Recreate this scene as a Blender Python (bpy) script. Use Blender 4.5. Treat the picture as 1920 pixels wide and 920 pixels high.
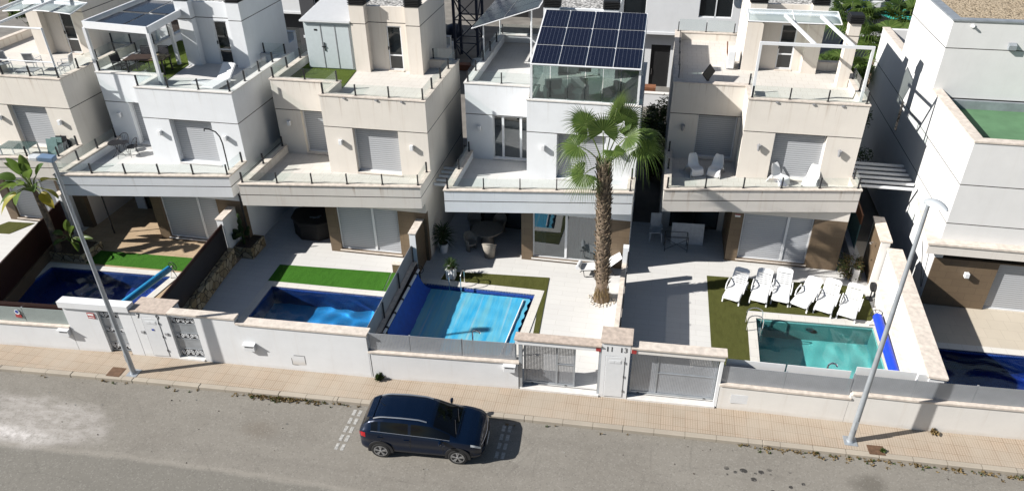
import bpy, bmesh, math, random
from math import sin, cos, pi, radians, atan2, sqrt, floor
from mathutils import Vector, Matrix, Quaternion
from mathutils.geometry import tessellate_polygon
random.seed(7)
for o in list(bpy.data.objects): bpy.data.objects.remove(o)
SC = bpy.context.scene
COL = SC.collection

# ------------------------------------------------------------------ camera
CAMP = (0.0, 0.0, 18.18)
R_ = Vector((0.98056181, 0.19580012, -0.01268269)); D_ = Vector((0.09393945, -0.52522924, -0.84575979)); F_ = Vector((-0.17226119, 0.82812834, -0.53341309))
cd = bpy.data.cameras.new('camera'); cam = bpy.data.objects.new('camera', cd); COL.objects.link(cam)
cd.sensor_fit = 'HORIZONTAL'; cd.sensor_width = 36.0; cd.lens = 1372.67 / 1920 * 36.0
cd.clip_start = 0.1; cd.clip_end = 2000
m = Matrix((R_, -D_, -F_)).transposed().to_4x4(); m.translation = CAMP
cam.matrix_world = m
SC.camera = cam
# ------------------------------------------------------------------ sky and sun
AZ, EL = radians(21.5), radians(33.5)
w = bpy.data.worlds.new('World'); SC.world = w; w.use_nodes = True
nt = w.node_tree; bg = nt.nodes['Background']
sky = nt.nodes.new('ShaderNodeTexSky'); sky.sky_type = 'NISHITA'; sky.sun_disc = False
sky.sun_elevation = EL; sky.sun_rotation = atan2(-cos(AZ), -sin(AZ)); sky.air_density = 1.0; sky.dust_density = 0.6; sky.ozone_density = 1.0
nt.links.new(sky.outputs[0], bg.inputs[0]); bg.inputs[1].default_value = 0.046
sl = bpy.data.lights.new('sun', 'SUN'); sl.energy = 5.0; sl.angle = radians(0.53); sl.color = (1.0, 0.972, 0.93)
sl.cycles.is_caustics_light = True   # sunlight refracted by the pool water
so = bpy.data.objects.new('sun', sl); COL.objects.link(so)
sd = Vector((cos(AZ) * cos(EL), sin(AZ) * cos(EL), -sin(EL)))
so.rotation_euler = sd.to_track_quat('-Z', 'Y').to_euler(); so.location = (-40, -20, 60)
SC.view_settings.view_transform = 'Standard'; SC.view_settings.look = 'None'; SC.view_settings.gamma = 1; SC.view_settings.exposure = 0.55
SC.view_settings.use_curve_mapping = False
SC.render.engine = 'CYCLES'
SC.cycles.max_bounces = 8; SC.cycles.transparent_max_bounces = 24; SC.cycles.diffuse_bounces = 1
SC.cycles.caustics_reflective = False; SC.cycles.caustics_refractive = True

# ------------------------------------------------------------------ materials
class N:
    """tiny node builder"""
    def __init__(s, name):
        s.m = bpy.data.materials.new(name); s.m.use_nodes = True
        s.t = s.m.node_tree; s.t.nodes.clear()
        s.out = s.t.nodes.new('ShaderNodeOutputMaterial')
        s._tc = None
    def n(s, ty, **kw):
        x = s.t.nodes.new(ty)
        for k, v in kw.items():
            if k.startswith('i_'):
                x.inputs[k[2:].replace('_', ' ')].default_value = v
            else: setattr(x, k, v)
        return x
    def l(s, a, b): s.t.links.new(a, b)
    def sock(s, inp, v):
        if isinstance(v, bpy.types.NodeSocket): s.l(v, inp)
        else: inp.default_value = v
    def obj(s):
        if not s._tc: s._tc = s.n('ShaderNodeTexCoord')
        return s._tc.outputs['Object']
    def mapv(s, vec, scale=(1, 1, 1), rot=(0, 0, 0), loc=(0, 0, 0)):
        x = s.n('ShaderNodeMapping'); s.l(vec, x.inputs[0]); x.inputs['Scale'].default_value = scale; x.inputs['Rotation'].default_value = rot; x.inputs['Location'].default_value = loc
        return x.outputs[0]
    def noise(s, vec, scale, detail=4, rough=.55, dist=0):
        x = s.n('ShaderNodeTexNoise'); s.l(vec, x.inputs['Vector']); x.inputs['Scale'].default_value = scale; x.inputs['Detail'].default_value = detail; x.inputs['Roughness'].default_value = rough; x.inputs['Distortion'].default_value = dist
        return x.outputs[0]
    def math(s, op, a, b=0.0, c=0.0):
        x = s.n('ShaderNodeMath', operation=op); s.sock(x.inputs[0], a); s.sock(x.inputs[1], b); s.sock(x.inputs[2], c)
        return x.outputs[0]
    def ramp(s, v, p0, p1):
        x = s.n('ShaderNodeMapRange'); x.clamp = True; s.sock(x.inputs[0], v); s.sock(x.inputs[1], p0); s.sock(x.inputs[2], p1)
        return x.outputs[0]
    def mix(s, f, a, b, mode='MIX'):
        x = s.n('ShaderNodeMix', data_type='RGBA', blend_type=mode)
        s.sock(x.inputs[0], f)
        for i, v in ((6, a), (7, b)):
            if isinstance(v, bpy.types.NodeSocket): s.l(v, x.inputs[i])
            else: x.inputs[i].default_value = (*v, 1) if len(v) == 3 else v
        return x.outputs[2]
    def sep(s, vec):
        x = s.n('ShaderNodeSeparateXYZ'); s.l(vec, x.inputs[0]); return x.outputs
    def bump(s, h, strength=.3, dist=.01):
        x = s.n('ShaderNodeBump'); x.inputs['Strength'].default_value = strength; x.inputs['Distance'].default_value = dist; s.l(h, x.inputs['Height']); return x.outputs[0]
    def bsdf(s, col, rough=.6, metal=0.0, spec=.5, normal=None, **kw):
        b = s.n('ShaderNodeBsdfPrincipled')
        if isinstance(col, bpy.types.NodeSocket): s.l(col, b.inputs['Base Color'])
        else: b.inputs['Base Color'].default_value = (*col, 1)
        s.sock(b.inputs['Roughness'], rough); s.sock(b.inputs['Metallic'], metal); b.inputs['Specular IOR Level'].default_value = spec
        if normal is not None: s.l(normal, b.inputs['Normal'])
        for k, v in kw.items(): b.inputs[k.replace('_', ' ')].default_value = v
        return b.outputs[0]
    def done(s, sh): s.l(sh, s.out.inputs[0]); return s.m

def plain(name, col, rough=.5, metal=0.0, spec=.5, var=.12, scale=6, bump=0.0, bscale=60, **kw):
    q = N(name); v = q.obj(); f = q.noise(v, scale, 5)
    c = q.mix(q.ramp(f, .3, .7), tuple(x * (1 - var) for x in col), tuple(min(1, x * (1 + var)) for x in col))
    nrm = q.bump(q.noise(v, bscale, 3), bump, .01) if bump else None
    return q.done(q.bsdf(c, rough, metal, spec, nrm, **kw))

def render_mat(name, col, dirt, bands=(), streak=.35, base_dirt=None, top=None, drip=.5):
    """painted render with hairline joints at heights, blotches and vertical rain streaks"""
    q = N(name); v = q.obj(); z = q.sep(v)[2]
    c = q.mix(q.ramp(q.noise(v, 1.1, 6, .6), .35, .75), col, tuple(x * .93 for x in col))
    st = q.noise(q.mapv(v, (4.2, 4.2, .20)), 1.3, 6, .7)
    c = q.mix(q.math('MULTIPLY', q.ramp(st, .54, .76), streak), c, dirt)
    sp = q.noise(v, 9, 4, .6); c = q.mix(q.math('MULTIPLY', q.ramp(sp, .60, .8), .10), c, dirt)
    if top is not None:
        # rain runs that start under the coping and fade out at different lengths
        nn = q.noise(q.mapv(v, (3.2, 3.2, .02)), 1.9, 3, .6); run = q.ramp(nn, .57, .68)
        ln = q.math('MULTIPLY', q.ramp(q.noise(q.mapv(v, (1.1, 1.1, .02)), 2.3, 2), .35, .75), 1.15)
        c = q.mix(q.math('MULTIPLY', q.math('MULTIPLY', run, q.ramp(q.math('SUBTRACT', top, z), q.math('ADD', ln, .15), 0.0)), drip), c, tuple(x * .75 for x in dirt))
    if base_dirt is not None:
        zz = q.math('ADD', z, q.math('MULTIPLY', q.noise(v, 1.6, 4), .35))
        c = q.mix(q.math('MULTIPLY', q.ramp(zz, base_dirt + .42, base_dirt + .12), .55), c, dirt)
    for b in bands:
        f = q.math('COMPARE', z, b, .017)
        c = q.mix(f, c, (.03, .025, .02))
    return q.done(q.bsdf(c, .85, 0, .25, q.bump(q.noise(v, 85, 3), .18, .004)))

M = {}
BANDS = (5.91, 3.66)
M['white_wall'] = render_mat('white_render', (.85, .868, .885), (.55, .50, .43), BANDS, .10, None, 7.28, .26)
M['cream_wall'] = render_mat('cream_render', (.80, .745, .67), (.46, .34, .23), BANDS, .16, None, 7.28, .55)
M['white_slab'] = render_mat('white_render_balcony', (.85, .868, .885), (.55, .50, .43), (3.66, 4.115), .14, None, 4.13, .25)
M['cream_slab'] = render_mat('cream_render_balcony', (.80, .75, .685), (.50, .36, .24), (3.66, 4.115), .25, None, 4.13, .65)
M['white_tower'] = render_mat('white_render_tower', (.85, .868, .885), (.55, .50, .43), (9.14,), .15)
M['cream_tower'] = render_mat('cream_render_tower', (.80, .735, .655), (.44, .32, .21), (9.14,), .34)
M['big_wall'] = render_mat('white_render_big', (.80, .795, .78), (.55, .50, .43), (9.03, 5.62, 4.0), .12)
M['garden_wall'] = render_mat('white_render_garden', (.83, .835, .84), (.56, .48, .39), (), .16, 0.02)
M['garden_wall_cream'] = render_mat('cream_render_garden', (.81, .78, .735), (.54, .45, .35), (), .25, 0.06)
M['coping'] = plain('travertine_coping', (.68, .60, .52), .7, var=.18, scale=5, bump=.2)
M['coping_white'] = plain('pale_coping', (.76, .73, .69), .7, var=.1, scale=5)
M['coping_brown'] = plain('brown_coping', (.52, .43, .36), .75, var=.2, scale=7, bump=.2)
M['black'] = plain('black_plastic', (.015, .015, .016), .55)
M['dark_metal'] = plain('dark_metal', (.045, .045, .05), .45, .6)
M['steel'] = plain('brushed_steel', (.42, .42, .43), .35, .9, var=.05)
M['chrome'] = plain('polished_steel', (.75, .75, .77), .15, 1.0, var=.03)
M['galv'] = plain('galvanised_steel', (.40, .43, .46), .5, .45, var=.14, scale=3)
M['white_metal'] = plain('white_powder_coat', (.80, .81, .82), .4, var=.03)
M['white_plastic'] = plain('white_plastic', (.83, .83, .82), .45, var=.03)
M['grey_plastic'] = plain('grey_plastic', (.33, .33, .34), .5)
M['terracotta'] = plain('wood_slats', (.24, .10, .05), .6, var=.3, scale=3)
M['dark_wood'] = plain('dark_wood', (.05, .03, .022), .6, var=.3)
M['gravel_roof'] = None
M['curtain'] = plain('curtain_fabric', (.62, .63, .64), .9)

def tile_mat(name, c1, c2, mortar, sx, sy, msize=.006, rough=.6, plane='xy', var=.2, bias=0., offset=.5):
    q = N(name); v = q.obj()
    if plane == 'xz':
        s_ = q.sep(v); cb = q.n('ShaderNodeCombineXYZ'); q.l(q.math('ADD', s_[0], s_[1]), cb.inputs[0]); q.l(s_[2], cb.inputs[1]); v2 = cb.outputs[0]
    else: v2 = v
    b = q.n('ShaderNodeTexBrick'); q.l(v2, b.inputs['Vector']); b.offset = offset
    b.inputs['Color1'].default_value = (*c1, 1); b.inputs['Color2'].default_value = (*c2, 1); b.inputs['Mortar'].default_value = (*mortar, 1)
    b.inputs['Scale'].default_value = 1; b.inputs['Brick Width'].default_value = sx; b.inputs['Row Height'].default_value = sy; b.inputs['Mortar Size'].default_value = msize; b.inputs['Bias'].default_value = bias
    c = q.mix(q.math('MULTIPLY', q.ramp(q.noise(v, .9, 6, .65), .4, .75), var), b.outputs[0], tuple(x * .62 for x in c1))
    c = q.mix(q.math('MULTIPLY', q.ramp(q.noise(v, 14, 4, .6), .5, .8), var * .6), c, tuple(min(1, x * 1.2) for x in c2))
    return q.done(q.bsdf(c, rough, 0, .4, q.bump(q.noise(v, 40, 3), .12, .004)))
M['brown_tile'] = tile_mat('brown_wall_tile', (.175, .125, .078), (.155, .11, .07), (.09, .065, .045), .62, .31, .005, .5, 'xz', .25)
M['paving_light'] = tile_mat('pale_paving', (.68, .665, .635), (.645, .63, .605), (.53, .51, .47), 1.2, .33, .006, .7, 'xy', .14)
M['paving_brown'] = tile_mat('travertine_paving', (.50, .37, .24), (.44, .32, .20), (.30, .22, .14), .6, .4, .008, .7, 'xy', .35)
M['paving_cream'] = tile_mat('cream_paving', (.58, .51, .41), (.55, .485, .39), (.44, .38, .3), .6, .6, .006, .7, 'xy', .2)
M['terrace_tile'] = tile_mat('terrace_tile', (.70, .685, .66), (.67, .655, .63), (.55, .53, .5), .45, .45, .006, .75, 'xy', .18)
M['terrace_cream'] = tile_mat('terrace_tile_cream', (.70, .66, .60), (.67, .63, .575), (.5, .44, .37), .45, .45, .006, .75, 'xy', .22)
M['pool_coping'] = tile_mat('pool_coping', (.70, .67, .61), (.67, .64, .585), (.5, .47, .42), .5, .5, .006, .7, 'xy', .15)
M['mosaic_navy'] = tile_mat('mosaic_navy', (.016, .03, .30), (.03, .08, .48), (.10, .16, .34), .06, .06, .004, .3, 'xy', .2, 0, 0)
M['mosaic_blue'] = tile_mat('mosaic_blue', (.010, .28, .76), (.02, .36, .82), (.16, .42, .66), .06, .06, .004, .3, 'xy', .2, 0, 0)
M['mosaic_teal'] = tile_mat('mosaic_teal', (.19, .70, .67), (.22, .74, .71), (.3, .62, .6), .06, .06, .003, .3, 'xy', .15, 0, 0)
M['mosaic_blue_wall'] = tile_mat('mosaic_blue_wall', (.006, .04, .38), (.02, .09, .52), (.14, .3, .6), .06, .06, .004, .3, 'xz', .2, 0, 0)
M['mosaic_teal_wall'] = tile_mat('mosaic_teal_wall', (.24, .76, .73), (.27, .80, .77), (.2, .5, .5), .06, .06, .003, .3, 'xz', .15, 0, 0)

def gravel(name, c1, c2, scale=18):
    q = N(name); v = q.obj(); vo = q.n('ShaderNodeTexVoronoi'); q.l(v, vo.inputs['Vector']); vo.inputs['Scale'].default_value = scale
    s_ = q.sep(vo.outputs['Color'])
    c = q.mix(s_[0], c1, c2)
    c = q.mix(q.ramp(vo.outputs['Distance'], .35, .75), c, tuple(x * .35 for x in c1))
    return q.done(q.bsdf(c, .9, 0, .2, q.bump(vo.outputs['Distance'], .8, -.03)))
M['gravel_tan'] = gravel('tan_gravel', (.50, .39, .26), (.62, .51, .37), 14)
M['gravel_white'] = gravel('white_pebbles', (.42, .41, .39), (.75, .73, .70), 9)

def turf(name, c1, c2):
    q = N(name); v = q.obj()
    a = q.noise(v, 60, 4, .8); b = q.noise(q.mapv(v, (3, 1, 1)), 2.2, 5, .6)
    c = q.mix(q.ramp(a, .3, .7), c1, c2); c = q.mix(q.math('MULTIPLY', q.ramp(b, .45, .75), .45), c, tuple(x * .62 for x in c1))
    return q.done(q.bsdf(c, .9, 0, .15, q.bump(q.noise(v, 170, 3, .7), .9, .03)))
M['turf_bright'] = turf('bright_turf', (.035, .13, .012), (.075, .225, .025))
M['turf_olive'] = turf('olive_turf', (.075, .080, .018), (.125, .130, .038))
M['turf_roof'] = turf('roof_turf', (.07, .105, .012), (.115, .155, .03))
M['roof_green'] = plain('green_roof_coating', (.10, .21, .105), .8, var=.16, scale=1.3, bump=.1)

def shutter_mat():
    q = N('roller_shutter'); v = q.obj(); z = q.sep(v)[2]
    f = q.math('FRACT', q.math('MULTIPLY', z, 1 / .095))
    c = q.mix(q.ramp(f, .0, .30), (.19, .20, .215), (.47, .485, .51))
    c = q.mix(q.math('MULTIPLY', q.noise(v, 2.0, 4), .2), c, (.5, .49, .46))
    h = q.math('SINE', q.math('MULTIPLY', f, pi))
    return q.done(q.bsdf(c, .5, 0, .4, q.bump(h, .55, .012)))
M['shutter'] = shutter_mat()

def glass_mat(name, tint=(.80, .88, .87), refl=.10, opacity=0.10, rough=.02):
    q = N(name); fr = q.n('ShaderNodeFresnel'); fr.inputs[0].default_value = 1.5
    tr = q.n('ShaderNodeBsdfTransparent'); tr.inputs[0].default_value = (*tint, 1)
    gl = q.n('ShaderNodeBsdfGlossy'); gl.inputs[0].default_value = (.9, .95, 1, 1); gl.inputs[1].default_value = rough
    df = q.n('ShaderNodeBsdfDiffuse'); df.inputs[0].default_value = (.62, .70, .70, 1)
    m1 = q.n('ShaderNodeMixShader'); m1.inputs[0].default_value = opacity; q.l(tr.outputs[0], m1.inputs[1]); q.l(df.outputs[0], m1.inputs[2])
    m2 = q.n('ShaderNodeMixShader'); front = q.math('SUBTRACT', 1.0, q.n('ShaderNodeNewGeometry').outputs['Backfacing']); q.l(q.math('MULTIPLY', front, q.math('ADD', fr.outputs[0], refl - .04)), m2.inputs[0]); q.l(m1.outputs[0], m2.inputs[1]); q.l(gl.outputs[0], m2.inputs[2])
    return q.done(m2.outputs[0])
M['glass'] = glass_mat('clear_glass', (.95, .975, .97), .05, .012)
M['glass_green'] = glass_mat('green_glass', (.52, .60, .58), .14, .05)
M['window_glass'] = glass_mat('window_glass', (.42, .48, .50), .16, .03)
M['awning_glass'] = glass_mat('awning_sheet', (.80, .84, .82), .08, .45)
M['dark_glass'] = plain('dark_glass', (.012, .015, .017), .04, 0, .8, var=.05)
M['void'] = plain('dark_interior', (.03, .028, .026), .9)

def water(name, tint):
    q = N(name); g = q.n('ShaderNodeBsdfGlass'); g.inputs['Color'].default_value = (*tint, 1); g.inputs['Roughness'].default_value = 0; g.inputs['IOR'].default_value = 1.33
    return q.done(g.outputs[0])
M['water_blue'] = water('pool_water_blue', (.80, .95, 1.0))
M['water_teal'] = water('pool_water_teal', (.86, .99, .99))
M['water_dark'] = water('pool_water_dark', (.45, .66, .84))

def perforated(name, col, period=.05, rad=.30, rows=True):
    """metal sheet with round holes; x+y along the sheet, z up"""
    q = N(name); v = q.obj(); s_ = q.sep(v)
    u = q.math('MULTIPLY', q.math('ADD', s_[0], s_[1]), 1 / period); zz = q.math('MULTIPLY', s_[2], 1 / period)
    fx = q.math('SUBTRACT', q.math('FRACT', u), .5); fz = q.math('SUBTRACT', q.math('FRACT', zz), .5)
    d = q.math('SQRT', q.math('ADD', q.math('MULTIPLY', fx, fx), q.math('MULTIPLY', fz, fz)))
    hole = q.math('LESS_THAN', d, rad)
    b = q.bsdf(q.mix(q.noise(v, 3, 4), tuple(x * .85 for x in col), tuple(x * 1.12 for x in col)), .45, .35, .5)
    tr = q.n('ShaderNodeBsdfTransparent'); mx = q.n('ShaderNodeMixShader'); q.l(hole, mx.inputs[0]); q.l(b, mx.inputs[1]); q.l(tr.outputs[0], mx.inputs[2])
    return q.done(mx.outputs[0])
M['perf_grey'] = perforated('perforated_grey', (.44, .465, .50), .055, .24)
M['perf_gate'] = perforated('perforated_gate', (.34, .355, .38), .055, .29)
M['perf_green'] = perforated('perforated_pale', (.40, .46, .45), .06, .16)
M['mesh_dark'] = perforated('dark_mesh', (.05, .048, .055), .045, .16)
M['mesh_brown'] = perforated('brown_mesh', (.045, .018, .015), .035, .12)

def stone_mat():
    q = N('rubble_stone'); v = q.obj(); s_ = q.sep(v)
    vo = q.n('ShaderNodeTexVoronoi', feature='DISTANCE_TO_EDGE'); q.l(v, vo.inputs['Vector']); vo.inputs['Scale'].default_value = 3.2
    v2 = q.n('ShaderNodeTexVoronoi'); q.l(v, v2.inputs['Vector']); v2.inputs['Scale'].default_value = 3.2
    c = q.mix(q.sep(v2.outputs['Color'])[0], (.34, .25, .13), (.58, .48, .32))
    c = q.mix(q.math('MULTIPLY', q.noise(v, 12, 4), .4), c, (.3, .25, .17))
    c = q.mix(q.ramp(vo.outputs['Distance'], .05, .02), c, (.06, .05, .04))
    return q.done(q.bsdf(c, .9, 0, .2, q.bump(q.ramp(vo.outputs['Distance'], 0, .1), .8, .05)))
M['stone'] = stone_mat()

def solar_mat():
    q = N('solar_cells'); v = q.obj(); s_ = q.sep(v)
    def line(c, per, wd):
        f = q.math('FRACT', q.math('MULTIPLY', c, 1 / per)); return q.math('LESS_THAN', f, wd)
    g = q.math('MAXIMUM', line(s_[0], .158, .05), q.math('MULTIPLY', line(s_[1], .079, .05), .5))
    fine = q.math('MULTIPLY', line(s_[0], .0395, .10), .25)
    c = q.mix(q.math('MULTIPLY', g, .55), (.006, .009, .024), (.20, .22, .26)); c = q.mix(q.math('MULTIPLY', fine, .4), c, (.10, .11, .14))
    return q.done(q.bsdf(c, .12, 0, .6))
M['solar'] = solar_mat()

def asphalt_mat():
    q = N('asphalt'); v = q.obj()
    g1 = q.noise(v, .35, 6, .6); g2 = q.noise(v, 2.6, 6, .65); g3 = q.noise(v, 55, 3, .7)
    c = q.mix(q.ramp(g1, .3, .7), (.232, .212, .182), (.282, .260, .225))
    c = q.mix(q.math('MULTIPLY', q.ramp(g2, .45, .8), .40), c, (.33, .305, .265))
    c = q.mix(q.math('MULTIPLY', q.ramp(q.noise(q.mapv(v, (.3, 1.6, 1), (0, 0, .05)), 1.0, 5, .6), .5, .75), .35), c, (.17, .155, .135))
    c = q.mix(q.math('MULTIPLY', q.ramp(g3, .35, .7), .35), c, (.15, .14, .122))
    s_ = q.sep(v)
    warp = q.math('MULTIPLY', q.math('SUBTRACT', q.noise(v, .8, 5, .6), .5), 2.6)
    def ell(cx, cy, rx, ry, lo, hi, wp=1.0):
        x = q.math('MULTIPLY', q.math('SUBTRACT', s_[0], cx), 1 / rx); y = q.math('MULTIPLY', q.math('SUBTRACT', s_[1], cy), 1 / ry)
        d = q.math('SQRT', q.math('ADD', q.math('MULTIPLY', x, x), q.math('MULTIPLY', y, y)))
        d = q.math('ADD', d, q.math('MULTIPLY', warp, .35 * wp))
        return q.ramp(d, hi, lo)
    # older dark wearing course near the carriageway centre, worn edge in a gentle curve
    edge = q.math('SUBTRACT', s_[1], q.math('ADD', 13.55, q.math('MULTIPLY', q.math('ADD', s_[0], 10.0), q.math('MULTIPLY', q.math('ADD', s_[0], 10.0), -.0035))))
    edge = q.math('ADD', edge, q.math('MULTIPLY', warp, .12))
    c = q.mix(q.math('MULTIPLY', q.ramp(edge, .12, -.10), .50), c, (.165, .158, .138))
    c = q.mix(q.math('MULTIPLY', q.ramp(q.math('ABSOLUTE', q.math('ADD', edge, -.08)), .16, .03), .35), c, (.36, .33, .285))
    # dried cement wash at the left
    w1 = q.math('MULTIPLY', ell(-20.3, 14.35, 3.4, 1.15, .75, 1.12, .9), q.ramp(q.noise(q.mapv(v, (1, 2.2, 1)), 1.6, 6, .7), .30, .62))
    c = q.mix(q.math('MULTIPLY', w1, .55), c, (.56, .52, .49))
    w2 = q.math('MULTIPLY', ell(-20.8, 13.75, 2.6, .35, .4, 1.2, .6), q.ramp(q.noise(v, 5, 5, .7), .3, .6))
    c = q.mix(q.math('MULTIPLY', w2, .7), c, (.74, .70, .67))
    # damp spots and oil at the right
    vo = q.n('ShaderNodeTexVoronoi'); q.l(q.mapv(v, (1, 1.2, 1)), vo.inputs['Vector']); vo.inputs['Scale'].default_value = 3.6
    dots = q.math('MULTIPLY', q.ramp(q.math('ADD', vo.outputs['Distance'], q.math('MULTIPLY', q.noise(v, 18, 3), .22)), .47, .43), q.math('MULTIPLY', q.math('GREATER_THAN', q.sep(vo.outputs['Color'])[0], .52), ell(4.5, 16.35, 2.0, .55, .7, 1.0, .3)))
    c = q.mix(q.math('MULTIPLY', dots, .95), c, (.045, .042, .04))
    c = q.mix(q.math('MULTIPLY', ell(7.5, 16.75, .6, .5, .5, 1.1, 1.5), .5), c, (.09, .08, .065))
    c = q.mix(q.math('MULTIPLY', ell(-12.0, 15.4, .7, .5, .3, 1.1, 1.5), .35), c, (.15, .12, .09))
    cr = q.n('ShaderNodeTexVoronoi', feature='DISTANCE_TO_EDGE'); q.l(q.mapv(q.n('ShaderNodeVectorMath', operation='ADD').outputs[0], (1, 1, 1)) if False else v, cr.inputs['Vector']); cr.inputs['Scale'].default_value = .42; cr.inputs['Randomness'].default_value = 1
    ck = q.math('MULTIPLY', q.ramp(q.math('ADD', cr.outputs['Distance'], q.math('MULTIPLY', q.math('SUBTRACT', q.noise(v, 3.5, 5, .7), .5), .05)), .012, .004), q.ramp(q.noise(v, .5, 3), .45, .6))
    c = q.mix(q.math('MULTIPLY', ck, .14), c, (.06, .055, .05))
    ag = q.n('ShaderNodeTexVoronoi'); q.l(v, ag.inputs['Vector']); ag.inputs['Scale'].default_value = 26
    c = q.mix(q.math('MULTIPLY', q.math('GREATER_THAN', q.sep(ag.outputs['Color'])[0], .88), .2), c, (.42, .40, .36)); c = q.mix(q.math('MULTIPLY', q.math('LESS_THAN', q.sep(ag.outputs['Color'])[1], .10), .22), c, (.09, .085, .075))
    return q.done(q.bsdf(c, .9, 0, .2, q.bump(q.noise(v, 120, 2, .7), .4, .006)))
M['asphalt'] = asphalt_mat()

def sidewalk_mat():
    q = N('ribbed_sidewalk_tile'); v = q.obj(); s_ = q.sep(v)
    b = q.n('ShaderNodeTexBrick'); q.l(v, b.inputs['Vector']); b.offset = 0
    b.inputs['Color1'].default_value = (.47, .375, .285, 1); b.inputs['Color2'].default_value = (.43, .355, .275, 1); b.inputs['Mortar'].default_value = (.27, .20, .14, 1)
    b.inputs['Scale'].default_value = 1; b.inputs['Brick Width'].default_value = .4; b.inputs['Row Height'].default_value = .4; b.inputs['Mortar Size'].default_value = .008
    ribs = q.math('LESS_THAN', q.math('FRACT', q.math('MULTIPLY', s_[0], 1 / .08)), .30)
    rz = q.math('LESS_THAN', q.math('FRACT', q.math('MULTIPLY', s_[1], 1 / .08)), .22)
    c = q.mix(q.math('MULTIPLY', q.math('MAXIMUM', ribs, q.math('MULTIPLY', rz, .5)), .62), b.outputs[0], (.27, .20, .14))
    big = q.noise(v, .55, 4, .6); c = q.mix(q.math('MULTIPLY', q.ramp(big, .42, .62), .55), c, (.46, .40, .325))
    c = q.mix(q.math('MULTIPLY', q.ramp(q.noise(v, 3, 5, .65), .5, .8), .35), c, (.40, .34, .27))
    return q.done(q.bsdf(c, .85, 0, .25))
M['sidewalk'] = sidewalk_mat()
M['kerb'] = tile_mat('kerb_stone', (.40, .35, .285), (.44, .385, .31), (.2, .17, .13), 1.0, 5.0, .012, .85, 'xy', .35)
M['ground'] = plain('bare_ground', (.20, .175, .145), .95, var=.35, scale=.5, bump=.4, bscale=8)
M['paint'] = plain('road_paint', (.40, .39, .365), .8, var=.4, scale=14)

def leaf_mat(name, c1, c2, trans=.35, rough=.45):
    q = N(name); v = q.obj(); f = q.noise(v, 3.5, 4, .6)
    rnd = q.n('ShaderNodeNewGeometry').outputs['Random Per Island']
    c = q.mix(rnd, c1, c2); c = q.mix(q.math('MULTIPLY', q.ramp(f, .4, .7), .4), c, tuple(x * .6 for x in c1))
    b = q.bsdf(c, rough, 0, .4)
    t = q.n('ShaderNodeBsdfTranslucent'); q.l(q.mix(.5, c, tuple(min(1, x * 1.8) for x in c2)), t.inputs[0])
    mx = q.n('ShaderNodeMixShader'); mx.inputs[0].default_value = trans; q.l(b, mx.inputs[1]); q.l(t.outputs[0], mx.inputs[2])
    return q.done(mx.outputs[0])
M['palm_leaf'] = leaf_mat('palm_leaf', (.055, .105, .02), (.135, .195, .045))
M['bush_leaf'] = leaf_mat('bush_leaf', (.045, .075, .016), (.10, .14, .035))
M['dark_leaf'] = leaf_mat('dark_leaf', (.025, .05, .015), (.05, .085, .025))
M['banana_leaf'] = leaf_mat('banana_leaf', (.05, .12, .02), (.13, .19, .04), .4, .35)
M['yellow_leaf'] = leaf_mat('yellow_leaf', (.42, .33, .03), (.30, .30, .04), .35)
M['dry_leaf'] = leaf_mat('dry_leaf', (.20, .14, .06), (.28, .20, .09), .2, .8)
M['bark'] = plain('palm_bark', (.19, .14, .10), .95, var=.45, scale=7, bump=.9, bscale=16)
M['husk'] = leaf_mat('palm_husk', (.16, .115, .075), (.38, .30, .21), .05, .9)
M['stem'] = plain('green_stem', (.12, .16, .04), .6)
M['soil'] = plain('soil', (.07, .05, .035), .95, var=.3, scale=10)

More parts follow.
